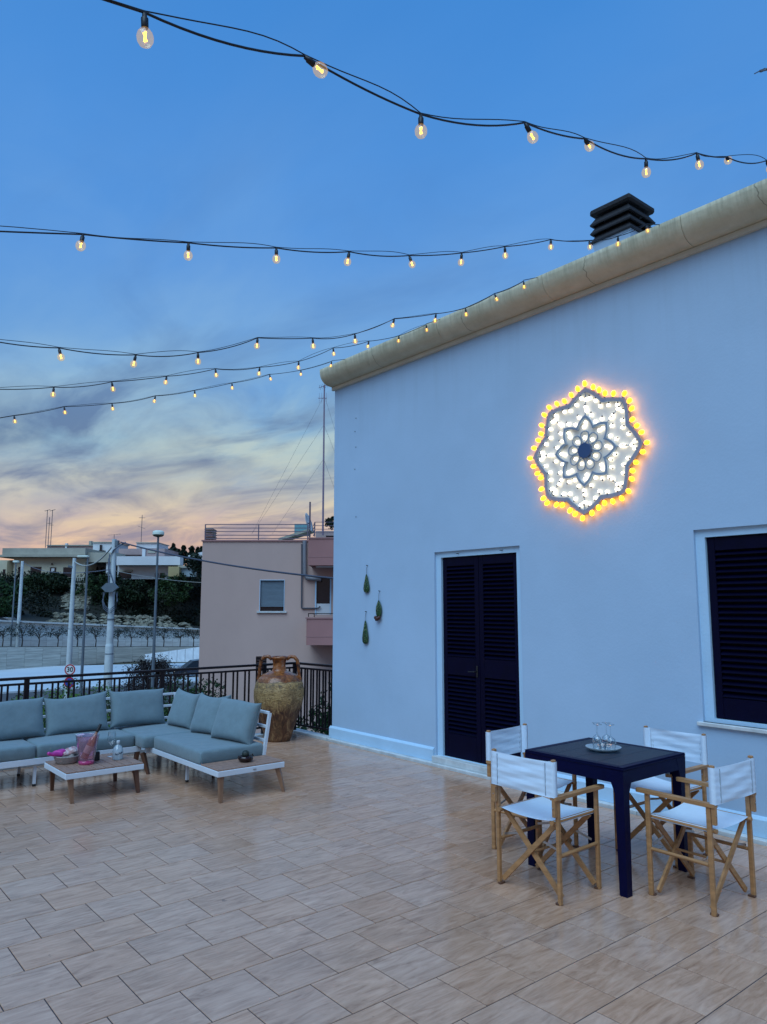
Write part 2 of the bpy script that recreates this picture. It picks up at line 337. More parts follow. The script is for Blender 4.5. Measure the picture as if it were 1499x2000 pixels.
# ------------------------------------------------------------------ terrace
tb = MB().box(-7, 6.02, -5, 9.2, -4.3, -0.02).build('terrace_base', M('terrace_render', (0.5, 0.48, 0.44), 0.9, var=(1.5, 0.2), bump=(30, 0.3))); setkind(tb)
fl = MB().box(-6.99, 5.86, -4.99, 9.05, -0.019, -0.0035).build('terrace_floor', grout_m); setkind(fl)
def tile_mb(x0, x1, y0, y1, mb, z=0.0, tl=(0,0)):
    g, b = 0.0028, 0.0016; x0 += g; x1 -= g; y0 += g; y1 -= g
    if x1-x0 < 0.02 or y1-y0 < 0.02: return
    zt = lambda x, y: z+tl[0]*(x-(x0+x1)/2)+tl[1]*(y-(y0+y1)/2)
    vs = [(x0,y0,-0.005),(x1,y0,-0.005),(x1,y1,-0.005),(x0,y1,-0.005),(x0,y0,z-b),(x1,y0,z-b),(x1,y1,z-b),(x0,y1,z-b),
          (x0+b,y0+b,zt(x0,y0)),(x1-b,y0+b,zt(x1,y0)),(x1-b,y1-b,zt(x1,y1)),(x0+b,y1-b,zt(x0,y1))]
    mb.add(vs, [(0,1,5,4),(1,2,6,5),(2,3,7,6),(3,0,4,7),(4,5,9,8),(5,6,10,9),(6,7,11,10),(7,4,8,11),(8,9,10,11)])
def inview(x, y):
    v = x*FH[0]+y*FH[1]; u = x*RH[0]+y*RH[1]
    if v < 0.6: return False
    up = -CAMH*math.cos(PITCH)-v*math.sin(PITCH); fwd = v*math.cos(PITCH)-CAMH*math.sin(PITCH)
    if fwd <= 0: return False
    return abs(u/fwd*F) < 790 and up/fwd*F > -1060
cells = []
XM, YM = 5.855, 9.04
for r in range(-27, 17):
    y0 = OY+r*TY; y1 = min(y0+TY, YM)
    if y0 > YM-0.02: continue
    off = 0.5*((r+100) % 2)
    for c in range(-26, 15):
        x0 = OX+(c+off)*TX; x1 = min(x0+TX, XM)
        if x0 > XM-0.02: continue
        cells.append((x0, x1, y0, y1))
vis = [c for c in cells if inview((c[0]+c[1])/2, (c[2]+c[3])/2)]
vis.sort(key=lambda c: (c[0]+c[1])**2+(c[2]+c[3])**2)
near = vis[:300]; nearset = set(near)
protos = []
for k in range(5):
    mb = MB(); tile_mb(-TX/2, TX/2, -TY/2, TY/2, mb, 0.0, (rng.uniform(-.0022,.0022), rng.uniform(-.0022,.0022))); protos.append(mb.mesh('tile', tile_m))
for c in near:
    if abs(c[1]-c[0]-TX) < 1e-4 and abs(c[3]-c[2]-TY) < 1e-4:
        o = bpy.data.objects.new('tile', rng.choice(protos)); COL.objects.link(o); o.parent = fl; o.location = ((c[0]+c[1])/2, (c[2]+c[3])/2, 0)
    else:
        mb = MB(); tile_mb(*c, mb); mb.build('tile', tile_m, fl)
mb = MB()
for c in cells:
    if c not in nearset: tile_mb(*c, mb, 0.0, (rng.uniform(-.0022,.0022), rng.uniform(-.0022,.0022)))
setkind(mb.build('tiles', tile_m, fl), 'stuff')
# pale stone strips that edge the floor
for i, (y0, y1) in enumerate([(-5, -3.2), (-3.2, -1.4), (-1.4, .4), (.4, 2.1), (2.1, 3.7), (3.7, 5.0), (6.25, 7.3), (7.3, 8.27)]):
    MB().bbox(5.865, 5.958, y0+.0015, y1-.0015, -0.015, 0.028, 0.003).build('edging_stone', marble, fl)
MB().bbox(5.86, 6.0, 5.0, 6.25, -0.015, 0.028, 0.003).build('edging_stone', marble, fl)
for i in range(9):
    MB().bbox(-6.99+i*1.42, -6.99+(i+1)*1.42-.003 if i < 8 else 5.86, 9.055, 9.2, -0.015, 0.03, 0.003).build('edging_stone', marble, fl)
MB().bbox(5.865, 6.02, 8.285, 9.2, -0.015, 0.03, 0.003).build('edging_stone', marble, fl)

# ------------------------------------------------------------------ white house
WX = 5.96
house = thing('white_house', (WX, 8.28, 0), 'white plastered house wall with dark shutters and a cream cornice, right beside the terrace', 'house')
hx, hy = WX, 8.28
def hb(mb, name, mat, par=None): # world coords -> local to house
    mb.v = [(a-hx, b-hy, c) for a, b, c in mb.v]; return mb.build(name, mat, par or house)
# openings (Y0,Y1,Z0,Z1)
DOOR = (4.99, 6.27, 0.03, 2.39); WIN = (1.55, 3.11, 0.83, 2.40)
mb = MB(); ys = [-6, WIN[0], WIN[1], DOOR[0], DOOR[1], 8.28]; zs = [-4.3, DOOR[2], WIN[2], DOOR[3], WIN[3], 4.80]
for i in range(5):
    for j in range(5):
        y0, y1, z0, z1 = ys[i], ys[i+1], zs[j], zs[j+1]
        if i == 3 and z0 >= DOOR[2] and z1 <= DOOR[3]+1e-6: continue
        if i == 1 and z0 >= WIN[2] and z1 <= WIN[3]+1e-6: continue
        mb.add([(WX,y0,z0),(WX,y0,z1),(WX,y1,z1),(WX,y1,z0)], [(0,1,2,3)])
for (y0, y1, z0, z1) in (DOOR, WIN):
    x1 = WX+0.03
    mb.add([(WX,y0,z0),(WX,y1,z0),(WX,y1,z1),(WX,y0,z1),(x1,y0,z0),(x1,y1,z0),(x1,y1,z1),(x1,y0,z1)], [(0,4,5,1),(1,5,6,2),(2,6,7,3),(3,7,4,0)])
mb.add([(WX,8.28,-4.3),(13,8.28,-4.3),(13,8.28,4.8),(WX,8.28,4.8)], [(0,1,2,3)])
mb.add([(13,8.28,-4.3),(13,-6,-4.3),(13,-6,4.8),(13,8.28,4.8)], [(0,1,2,3)]); mb.add([(WX,-6,-4.3),(13,-6,-4.3),(13,-6,4.8),(WX,-6,4.8)], [(0,1,2,3)])
mb.add([(WX,-6,4.8),(13,-6,4.8),(13,8.28,4.8),(WX,8.28,4.8)], [(0,1,2,3)])
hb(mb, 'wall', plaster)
# recessed surround rings and shutters
def surround(o, inner, name):
    y0, y1, z0, z1 = o; a, b, c, d = inner; x0, x1 = WX+0.030, WX+0.075
    m = MB()
    for (p, q, r_, s_) in ((y0, a, z0, z1), (b, y1, z0, z1), (a, b, d, z1)) + (((a, b, z0, c),) if c-z0 > 0.01 else ()):
        m.add([(x0,p,r_),(x0,p,s_),(x0,q,s_),(x0,q,r_)], [(0,1,2,3)])
    m.add([(x0,a,c),(x0,b,c),(x0,b,d),(x0,a,d),(x1,a,c),(x1,b,c),(x1,b,d),(x1,a,d)], [(0,4,5,1),(1,5,6,2),(2,6,7,3),(3,7,4,0)])
    hb(m, name, trimw)
DI = (5.06, 6.19, 0.10, 2.325); WI = (1.9, 3.03, 0.86, 2.335)
surround(DOOR, DI, 'door_surround'); surround(WIN, WI, 'window_surround')
hb(MB().box(WX+.16, WX+.18, DI[0]-.03, DI[1]+.03, DI[2], DI[3]+.03), 'dark_opening', darkvoid); hb(MB().box(WX+.16, WX+.18, WI[0]-.03, WI[1]+.03, WI[2]-.03, WI[3]+.03), 'dark_opening', darkvoid)
hb(MB().bbox(WX-.05, WX+.14, 4.95, 6.29, 0.029, 0.095, .004), 'threshold', marble)
hb(MB().bbox(WX-.035, WX+.06, 1.45, 3.15, .80, .83, .004), 'window_sill', marble)
def leaf(y0, y1, z0, z1, panels, mid, handle=False):
    x0, x1 = WX+.052, WX+.092; st = .062; m = MB()
    m.bbox(x0, x1, y0, y0+st, z0, z1, .004); m.bbox(x0, x1, y1-st, y1, z0, z1, .004)
    zz = [z0]
    for a, b in panels: zz += [a, b]
    zz.append(z1)
    for k in range(0, len(zz), 2): m.bbox(x0+.001, x1-.001, y0+st+.0005, y1-st-.0005, zz[k], zz[k+1], .004)
    lf = hb(m, 'shutter_leaf', shutter)
    sl = None
    for a, b in panels:
        n = max(1, round((b-a)/.047)); p = (b-a)/n
        for k in range(n):
            zc = a+p*(k+.5)
            mt_ = Matrix.Translation((x0+.018, 0, zc)) @ Matrix.Rotation(R(-38+rng.uniform(-2.5,2.5)), 4, 'Y')
            s = hb(MB().bbox(-.025, .025, y0+st+.002, y1-st-.002, -.0045, .0045, .002, mt_), 'slat', shutter, lf)
    if handle:
        h = MB().bbox(x0-.012, x0-.001, y0+.02, y0+.045, 1.0, 1.12, .003).cyl((x0-.01, y0+.032, 1.06), (x0-.045, y0+.032, 1.06), .008).cyl((x0-.045, y0+.032, 1.06), (x0-.045, y0+.13, 1.055), .007)
        hb(h, 'handle', blackp, lf)
    return lf
leaf(5.628, 6.185, .10, 2.32, [(.36, 1.00), (1.20, 2.22)], 0, True)
leaf(5.065, 5.622, .10, 2.32, [(.36, 1.00), (1.20, 2.22)], 0)
leaf(2.468, 3.025, .865, 2.33, [(1.03, 2.22)], 0); leaf(1.905, 2.462, .865, 2.33, [(1.03, 2.22)], 0)
# skirting, moulded top
SK = [(0, .03), (.028, .03), (.028, .155), (.012, .175), (0, .18)]
def sweepY(prof, y0, y1, base, smooth=False):
    m = MB(); n = len(prof); vs = [(base-d, y0, z) for d, z in prof]+[(base-d, y1, z) for d, z in prof]
    m.add(vs, [(k, k+1, n+k+1, n+k) for k in range(n-1)], smooth); m.add(vs, [tuple(range(n-1,-1,-1)), tuple(range(n,2*n))]); return m
hb(sweepY(SK, 6.29, 8.31, WX-.0005), 'skirting', trimw); hb(sweepY(SK, -6, 4.95, WX-.0005), 'skirting', trimw)
def weather():
    t = plaster.node_tree; b = t.nodes['Principled BSDF']; mt = lambda *a, **k: mth(*a, tree=t, **k)
    src = b.inputs['Base Color'].links[0].from_socket
    g = t.nodes.new('ShaderNodeNewGeometry'); s_ = t.nodes.new('ShaderNodeSeparateXYZ'); t.links.new(g.outputs['Position'], s_.inputs[0])
    def noise(sc, scale, det):
        mp = t.nodes.new('ShaderNodeMapping'); mp.inputs['Scale'].default_value = sc; t.links.new(g.outputs['Position'], mp.inputs[0]); n = t.nodes.new('ShaderNodeTexNoise'); n.inputs['Scale'].default_value = scale; n.inputs['Detail'].default_value = det; n.inputs['Roughness'].default_value = .65
        t.links.new(mp.outputs[0], n.inputs['Vector']); return n.outputs['Fac']
    drip = ramp(noise((1, 5.5, .30), 1.6, 5), [(.48, (0,0,0)), (.72, (1,1,1))], tree=t)
    top = mt('MULTIPLY', mt('SUBTRACT', s_.outputs[2], 3.7), .9, clamp=True); low = mt('MULTIPLY', mt('SUBTRACT', 0.75, s_.outputs[2]), 1.5, clamp=True)
    pat = ramp(noise((1, .8, 1.1), 1.1, 5), [(.45, (0,0,0)), (.62, (1,1,1))], tree=t)
    c = mixc(mt('MULTIPLY', mt('MULTIPLY', drip, top), .16), src, (.22, .29, .36), tree=t)
    c = mixc(mt('MULTIPLY', mt('MULTIPLY', noise((1, 4, 2), 3.0, 6), low), .22), c, (.26, .30, .32), tree=t)
    c = mixc(mt('MULTIPLY', pat, .09), c, (.26, .38, .50), tree=t)
    t.links.new(c, b.inputs['Base Color'])
weather()
corn_m = M('cream_cornice', (0.52, 0.45, 0.29), 0.85, bump=(25, 0.35))
def cornice_mat():
    t = corn_m.node_tree; b = t.nodes['Principled BSDF']; mt = lambda *a, **k: mth(*a, tree=t, **k)
    g = t.nodes.new('ShaderNodeNewGeometry'); s = t.nodes.new('ShaderNodeSeparateXYZ'); t.links.new(g.outputs['Position'], s.inputs[0])
    def noise(sc, scale, det):
        mp = t.nodes.new('ShaderNodeMapping'); mp.inputs['Scale'].default_value = sc; t.links.new(g.outputs['Position'], mp.inputs[0]); n = t.nodes.new('ShaderNodeTexNoise'); n.inputs['Scale'].default_value = scale; n.inputs['Detail'].default_value = det; n.inputs['Roughness'].default_value = .7
        t.links.new(mp.outputs[0], n.inputs['Vector']); return n.outputs['Fac']
    v = noise((1, 1, 1), 3.0, 6); drip = noise((1, 14, 1.2), 2.0, 5)
    c = ramp(v, [(0.3, (0.47, 0.43, 0.29)), (0.7, (0.62, 0.58, 0.42))], tree=t)
    hi = mt('MULTIPLY', mt('SUBTRACT', s.outputs[2], 4.90), 6.0, clamp=True)
    k = mt('MULTIPLY', hi, ramp(drip, [(0.42, (0,0,0)), (0.72, (1,1,1))], tree=t))
    c = mixc(mt('MULTIPLY', k, .6), c, (0.07, 0.07, 0.05), tree=t)
    wv = noise((1, 1.2, 3), 1.3, 3)
    cr = ramp(mt('ABSOLUTE', mt('SUBTRACT', mt('FRACT', mt('ADD', mt('MULTIPLY', s.outputs[1], 0.62), mt('MULTIPLY', wv, .14))), .5)), [(0.0, (1,1,1)), (0.0035, (0,0,0))], tree=t)
    c = mixc(mt('MULTIPLY', cr, .7), c, (0.05, 0.05, 0.04), tree=t)
    t.links.new(c, b.inputs['Base Color'])
cornice_mat()
CP = [(0.0, 4.800)]
for k in range(9):
    a = PI/2*k/8; CP.append((.055+.185*math.sin(a)**.9, 4.848+.175*(1-math.cos(a))))
CP = [(0, 4.80), (.032, 4.80), (.036, 4.842)] + CP[1:] + [(.243, 5.062), (.20, 5.072), (0, 5.074)]
hb(sweepY([(0, 4.795), (.034, 4.795), (.034, 4.842), (0, 4.842)], -6, 8.31, WX-.001), 'cornice_fillet', M('cream_fillet', (0.60, 0.57, 0.46), .85, var=(4, .15), bump=(30, .2)))
ends = [8.315, 7.28, 5.95, 4.42, 2.95, 1.4, -1, -3.5, -6]
for a, b in zip(ends[1:], ends[:-1]):
    hb(sweepY([(0, 4.843)]+[(d, z) for d, z in CP[3:]], a+.0025, b-.0025, WX-.0005, True), 'cornice_block', corn_m)
hb(MB().box(WX+.002, 13, -6, 8.28, 4.81, 4.93), 'roof', M('roof_screed', (0.42, 0.40, 0.37), .9, var=(2, .2)))
# chimney
ch = hb(MB().box(6.63, 7.07, 3.97, 4.41, 4.93, 5.60).add([(6.63,3.97,5.60),(7.07,3.97,5.60),(7.07,4.41,5.60),(6.63,4.41,5.60),(6.62,3.96,5.69),(7.08,3.96,5.69),(7.08,4.42,5.69),(6.62,4.42,5.69)], [(0,1,5,4),(1,2,6,5),(2,3,7,6),(3,0,4,7)]), 'chimney', plaster)
cowl_m = M('dark_cowl_concrete', (0.012, 0.013, 0.018), .7, var=(12, .5), bump=(30, .5))
def ring(z0, z1, h0, h1, mb):
    cx_, cy_ = 6.85, 4.19
    q = lambda h, z: [(cx_-h,cy_-h,z),(cx_+h,cy_-h,z),(cx_+h,cy_+h,z),(cx_-h,cy_+h,z)]
    t = .02; vs = q(h0, z0)+q(h1, z1)+q(h0-t, z0)+q(h1-t, z1)
    mb.add(vs, [(i,(i+1)%4,4+(i+1)%4,4+i) for i in range(4)]+[(8+(i+1)%4,8+i,12+i,12+(i+1)%4) for i in range(4)]+[(4+i,4+(i+1)%4,12+(i+1)%4,12+i) for i in range(4)]+[(i,8+i,8+(i+1)%4,(i+1)%4) for i in range(4)])
for z in (5.70, 5.80, 5.90):
    m = MB(); ring(z, z+.075, .245, .20, m); ring(z-.018, z-.001, .245, .248, m); hb(m, 'cowl_louvre', cowl_m, ch)
hb(MB().box(6.72, 6.98, 4.06, 4.32, 5.66, 5.99), 'cowl_core', cowl_m, ch)
hb(MB().bbox(6.60, 7.10, 3.94, 4.44, 5.995, 6.07, .02), 'cowl_cap', cowl_m, ch)
# small fixings on the wall
m = MB()
for y, z in ((7.78, 4.3), (7.8, 4.12), (7.78, 3.9), (7.8, 3.6), (7.77, 2.95), (5.9, 2.358), (5.25, 2.358)): m.cyl((WX+(.028 if z < 2.4 else -.001), y, z), (WX-.012, y, z-.004), .005, .004, 6)
hb(m, 'wall_pin', blackp)

# ------------------------------------------------------------------ railing
rl = thing('railing', (2.33, 9.12, 0), 'dark metal railing with flat handrail and square balusters round the terrace edge', 'railing')
rx, ry = 2.33, 9.12
RC = (5.90, 9.12); RE = (5.99, 8.30)
def rb(mb, name): mb.v = [(a-rx, b-ry, c) for a, b, c in mb.v]; return mb.build(name, rail_m, rl)
rb(MB().bbox(-7, 5.93, 9.095, 9.145, .945, .975, .004), 'handrail'); rb(MB().bar((5.90, 9.12, .96), (5.99, 8.29, .96), .05, .03), 'handrail')
rb(MB().box(-7, 5.91, 9.11, 9.13, .885, .91), 'upper_bar'); rb(MB().bar((5.90, 9.11, .897), (5.99, 8.29, .897), .02, .025), 'upper_bar')
rb(MB().box(-7, 5.91, 9.11, 9.13, .10, .125), 'lower_bar'); rb(MB().bar((5.90, 9.11, .112), (5.99, 8.29, .112), .02, .025), 'lower_bar')
posts = [-6.9, -5.3, -3.7, -2.1, -.5, .74, 2.33, 3.92, 5.40]
for x in posts: rb(MB().box(x-.025, x+.025, 9.10, 9.14, .031, .944), 'post')
rb(MB().box(5.875, 5.925, 9.10, 9.14, .031, .944), 'post')
bal = MB().box(-.0095, .0095, -.0095, .0095, .126, .884).mesh('baluster', rail_m)
def put_bal(x, y):
    o = bpy.data.objects.new('baluster', bal); COL.objects.link(o); o.parent = rl; o.location = (x-rx, y-ry, 0)
x = 2.43-.178*26
while x < 5.86:
    for q in (x, x+.062):
        if min(abs(q-p) for p in posts+[5.90]) > .035: put_bal(q, 9.12)
    x += .178
for k in range(6):
    for q in (.10+k*.128, .10+k*.128+.05):
        t = q/.82
        if t < .99: put_bal(RC[0]+(RE[0]-RC[0])*t, RC[1]+(RE[1]-RC[1])*t)

# ------------------------------------------------------------------ dining table
tx0, tx1, ty0, ty1 = 4.175, 4.935, 2.715, 3.495
tcx, tcy = (tx0+tx1)/2, (ty0+ty1)/2; hw, hl = (tx1-tx0)/2, (ty1-ty0)/2
tab = thing('dining_table', (tcx, tcy, 0), 'square navy resin table standing between the four canvas chairs', 'table')
m = MB(); m.bbox(-hw, hw, -hl, hl, .744, .762, .005); m.build('table_top', navy, tab)
m = MB(); m.bbox(-hw, hw, -hl, -hl+.045, .7625, .7673, .002).bbox(-hw, hw, hl-.045, hl, .7625, .7673, .002).bbox(-hw, -hw+.045, -hl+.046, hl-.046, .7625, .7673, .002).bbox(hw-.045, hw, -hl+.046, hl-.046, .7625, .7673, .002); m.build('top_rim', navy, tab)
navy_t = M('navy_resin_top', (0.004, 0.016, 0.034), 0.42, var=(25, 0.3, (1, 8, 1)), bump=(90, 0.3, (1, 9, 1)), spec=0.3)
for i in range(4):
    y0 = -hl+.048+i*(2*hl-.096)/4
    MB().bbox(-hw+.048, hw-.048, y0+.0012, y0+(2*hl-.096)/4-.0012, .7625, .7665, .001).build('top_panel', navy_t, tab)
m = MB()
for s in (-1, 1):
    m.box(-hw+.012, hw-.012, s*(hl-.012)-.008, s*(hl-.012)+.008, .665, .7435); m.box(s*(hw-.012)-.008, s*(hw-.012)+.008, -hl+.022, hl-.022, .665, .7435)
m.build('apron', navy, tab)
for sx in (-1, 1):
    for sy in (-1, 1):
        a, b = sx*(hw-.002), sy*(hl-.002); w0, w1 = .088, .058
        vs = []
        for z, wd, ins in ((0, w1, .004), (.60, .066, .003), (.7435, w0+.03, 0)):
            vs += [(a-sx*ins, b-sy*ins, z), (a-sx*wd, b-sy*ins, z), (a-sx*wd, b-sy*wd, z), (a-sx*ins, b-sy*wd, z)]
        if z: pass
        fs = [(3,2,1,0), (8,9,10,11)]
        for j in (0, 4):
            for k in range(4): fs.append((j+k, j+(k+1)%4, j+4+(k+1)%4, j+4+k))
        if sx*sy < 0: fs = [tuple(reversed(f)) for f in fs]
        MB().add(vs, fs).build('leg', navy, tab)

# ------------------------------------------------------------------ director chairs
thread_m = M('grey_thread', (.3, .36, .42), .9)
DX, WYC = .40, .235                      # depth between legs, half width
def make_chair(seed):
    r = random.Random(seed)
    c = bpy.data.objects.new('director_chair', None); COL.objects.link(c)
    for sy in (-1, 1):
        y = sy*WYC
        MB().bbox(-.014, .014, y-.011, y+.011, .0, .602, .003).build('back_leg', wood_l, c)
        MB().bbox(DX-.014, DX+.014, y-.011, y+.011, .0, .602, .003).build('front_leg', wood_l, c)
        MB().cyl((.015, y, .275), (DX-.015, y, .275), .011, n=10).build('side_rail', wood_l, c)
        MB().cyl((-.03, y-sy*.028, .463), (DX+.03, y-sy*.028, .463), .0135, n=10).build('seat_rail', wood_l, c)
        # arm rest with rounded nose
        A = []
        for k in range(7): t = -PI/2+PI*k/6; A.append((DX+.055+.022*math.cos(t), y+.024*math.sin(t)))
        A += [(-.045, y+.020), (-.045, y-.020)]
        a = MB().prism(A, .6025, .6225, 'z').build('arm', wood_l, c)
        # upright of the back: hinged block and post
        ps = MB().bbox(-.046, -.018, y-.011, y+.011, .505, .839, .003); ps.build('back_post', wood_l, c)
        MB().cyl((-.05, y, .56), (.018, y, .56), .004, n=8).build('bolt', steel, c)
    for x in (.03, DX-.03):
        for s in (-1, 1):
            MB().bar((x+s*.0095, -s*(WYC-.016), .03), (x+s*.0095, s*(WYC-.028), .452), .030, .016, up=(1, 0, 0)).build('cross_brace', wood_l, c)
            MB().bar((x+s*.0095, s*WYC*.93, .30), (x+s*.0095, s*WYC*.42, .33), .014, .003, up=(1, 0, 0)).build('metal_strut', steel, c)
    MB().cyl((.025, 0, .235), (DX-.025, 0, .235), .008, n=8).build('pivot_rod', wood_l, c)
    for sy in (-1, 1):
        for x in (.004, DX): MB().bbox(x-.022, x+.022, sy*(WYC-.012)-.012, sy*(WYC-.012)+.012, 0, .012, .002).build('foot', wood_d, c)
    # seat canvas: sags between its rails and wraps round them
    yr = WYC-.028; ph = r.uniform(0, 6)
    def seat(u, v):
        x = -.012+u*(DX+.024); y = (v*2-1)
        if abs(y) <= .84:
            q = y/.84; z = .477-.020*(1-q*q)-.004*math.sin(u*PI)*(1-q*q)+.0012*math.sin(u*21+ph+q*3)*(1-q*q); return (x, q*yr, z)
        t = (abs(y)-.84)/.16*PI*1.2; sg = 1 if y > 0 else -1
        return (x, sg*(yr+.0155*math.sin(t)), .4625+.0155*math.cos(t))
    MB().grid(seat, 14, 30).build('seat_canvas', canvas, c)
    def back(u, v, off=0):
        z = .620+v*.208; y = (u*2-1); ya = WYC
        if abs(y) < .86:
            q = y/.86; wr = .0035*math.sin(v*17+q*2.2+ph)*(1-q*q)+.002*math.sin(v*34-q*3+ph*2)
            x = -.050-.010*(1-q*q)*math.sin(PI*(.3+.7*v))+wr; return (x, q*(ya-.006), z-.004*(1-q*q)*v)
        t = (abs(y)-.86)/.14; sg = 1 if y > 0 else -1
        pts = [(-.050, ya-.006), (-.0505, ya+.0135), (-.0135, ya+.0135), (-.0135, ya-.0135), (-.045, ya-.03)]
        k = min(int(t*4), 3); f = t*4-k; a, b = pts[k], pts[k+1]
        return (a[0]+(b[0]-a[0])*f, sg*(a[1]+(b[1]-a[1])*f), z)
    MB().grid(back, 56, 16).build('back_canvas', canvas, c)
    for sg in (-1, 1):
        y = sg*(WYC-.045); MB().box(-.0585, -.0525, y-.0009, y+.0009, .628, .818).build('stitching', thread_m, c)
    return c
spots = [(3.775, 3.15, 0, 'director chair left of the navy table with its wrinkled canvas back nearest the camera'),
         (4.565, 2.250, 90, 'rightmost director chair, standing nearest the right edge in front of the navy table'),
         (4.485, 3.885, -90, 'director chair nearest the shuttered door, mostly hidden behind another chair'),
         (5.32, 3.03, 180, 'director chair behind the navy table with its back to the white wall')]
for i, (x, y, a, lab) in enumerate(spots):
    c = make_chair(i+3); c.location = (x, y, 0.0005); c.rotation_euler = (0, 0, R(a+(0.8, -1.5, 5, -1)[i])); tag(c, lab, 'chair', 'canvas director chairs round the table')

# tray and glasses on the table
TZ = .7675
tray = MB().lathe([(0, .006), (.085, .006), (.105, .014), (.118, .024), (.122, .024), (.110, .010), (.088, .0), (0, 0)], 36).build('glass_tray', glassm('tray_glass', (.8, .88, .9), base=.35, dif=((.5, .6, .66), .3)), None, (4.585, 3.13, TZ))
tag(tray, 'round clear glass tray carrying upturned glasses on the navy table', 'tray')
def upturned(loc, lab, tilt=0, s=1.0):
    t = thing('wine_glass', loc, lab, 'glass', 'upturned stem glasses on the tray')
    MB().lathe([(.027*s, 0), (.031*s, .02), (.034*s, .045), (.028*s, .072), (.010*s, .088), (.004, .094)], 20).build('bowl', glass, t)
    MB().cyl((0, 0, .0942), (0, 0, .160), .0033, n=8).build('stem', glass, t)
    MB().lathe([(.0035, .160), (.012, .164), (.030*s, .169), (.031*s, .171), (0, .171)], 20).build('foot', glass, t)
    t.rotation_euler = (R(tilt), R(tilt*.5), 0); return t
upturned((4.545, 3.150, TZ+.0065), 'upturned stem glass at the left of the tray, its foot highest', 1.5)
upturned((4.600, 3.075, TZ+.0065), 'upturned stem glass at the front of the tray between its neighbours', -1)
upturned((4.655, 3.150, TZ+.0065), 'upturned stem glass at the right edge of the tray, apart from the rest', 1)
upturned((4.590, 3.185, TZ+.0065), 'upturned stem glass at the back of the tray', 0, .95)
tum = thing('tumbler', (4.512, 3.085, TZ+.0075), 'short clear tumbler on the left edge of the glass tray', 'glass')
MB().lathe([(.022, .0), (.026, .06), (.0245, .06), (.021, .006), (0, .006)], 20).build('cup', glass, tum); MB().lathe([(0, .0), (.0219, .0), (.0222, .0055), (0, .0055)], 20).build('base', glass, tum)

# ------------------------------------------------------------------ corner sofa
def cushion_box(m, x0, x1, y0, y1, z0, z1, crown=.012, nu=18):
    cx_, cy_ = (x0+x1)/2, (y0+y1)/2; a, b = (x1-x0)/2, (y1-y0)/2; h = (z1-z0)/2
    def fn(u, v, top):
        U, V = u*2-1, v*2-1
        ex = lambda t: math.copysign(1-(1-abs(t))**1.0, t)
        x, y = U*a, V*b; r = .028
        ix = max(0, abs(x)-(a-r)); iy = max(0, abs(y)-(b-r)); d = min(1, math.hypot(ix, iy)/r)
        edge = math.sqrt(max(0, 1-d*d)); zz = h-r+r*edge+crown*(1-U*U)*(1-V*V)+.0015*math.sin(x*19+y*7)*math.cos(y*23)
        if ix > 0 and iy > 0 and math.hypot(ix, iy) > r:
            s = r/math.hypot(ix, iy); x = math.copysign(a-r+ix*s, x); y = math.copysign(b-r+iy*s, y)
        return (cx_+x, cy_+y, (z0+z1)/2+(zz if top else -(h-.4*r+.4*r*edge)))
    us = lambda k, n: (0.5-0.5*math.cos(PI*k/n))
    n = nu; vs = []; 
    for top in (1, 0):
        for j in range(n+1):
            for i in range(n+1): vs.append(fn(us(i, n), us(j, n), top))
    K = (n+1)*(n+1); fs = []
    for j in range(n):
        for i in range(n):
            q = j*(n+1)+i; fs.append((q, q+1, q+n+2, q+n+1)); fs.append((K+q, K+q+n+1, K+q+n+2, K+q+1))
    for i in range(n):
        fs.append((i, K+i, K+i+1, i+1)); q = n*(n+1)+i; fs.append((q, q+1, K+q+1, K+q))
        q = i*(n+1); fs.append((q, q+n+1, K+q+n+1, K+q)); q = i*(n+1)+n; fs.append((q, K+q, K+q+n+1, q+n+1))
    m.add(vs, fs, True)
def pillow(W, H, T, seed=0, ns=22):
    r = random.Random(seed); p1, p2, p3 = r.uniform(0, 6), r.uniform(0, 6), r.uniform(0, 6); vs = []; fs = []
    def fn(u, v, s):
        U, V = u*2-1, v*2-1
        k = 1-.12*(1-U**4)*V*V*abs(V); l = 1-.085*(1-V**4)*U*U*abs(U)
        x = U*W/2*l; z = V*H/2*k
        if V > 0: z += .012*math.sin(U*2.2+p1)*V
        t = max(0, (1-U**4)*(1-V**4))**.42
        edge = max(0, abs(U)-.72)/.28; ev = max(0, abs(V)-.72)/.28
        wr = .004*math.sin(U*14+V*6+p2)*edge*(1-ev)+.004*math.sin(V*13+U*5+p3)*ev*(1-edge)+.003*math.sin(U*3+p1)*math.sin(V*4+p2)
        y = s*(T/2*t+wr*t)*(1-.15*V)
        return (x, y, z)
    us = lambda k: .5-.5*math.cos(PI*k/ns)
    for s in (1, -1):
        for j in range(ns+1):
            for i in range(ns+1): vs.append(fn(us(i), us(j), s))
    K = (ns+1)**2
    for j in range(ns):
        for i in range(ns):
            q = j*(ns+1)+i; fs.append((q, q+ns+1, q+ns+2, q+1)); fs.append((K+q, K+q+1, K+q+ns+2, K+q+ns+1))
    rim = [fn(us(i), 0, 0) for i in range(ns+1)]+[fn(1, us(i), 0) for i in range(1, ns+1)]+[fn(us(ns-i), 1, 0) for i in range(1, ns+1)]+[fn(0, us(ns-i), 0) for i in range(1, ns+1)]
    b = MB().add(vs, fs, True); p = MB().tube(rim, .0035, 5); return b, p
def put_pillow(par, W, H, T, loc, rz, lean, roll=0, seed=0):
    b, p = pillow(W, H, T, seed); o = b.build('back_cushion', fabric, par, loc); o.rotation_mode = 'XYZ'
    o.rotation_euler = (R(lean), R(roll), R(rz)); p.build('piping', fabric_s, o); return o
SZ = .275
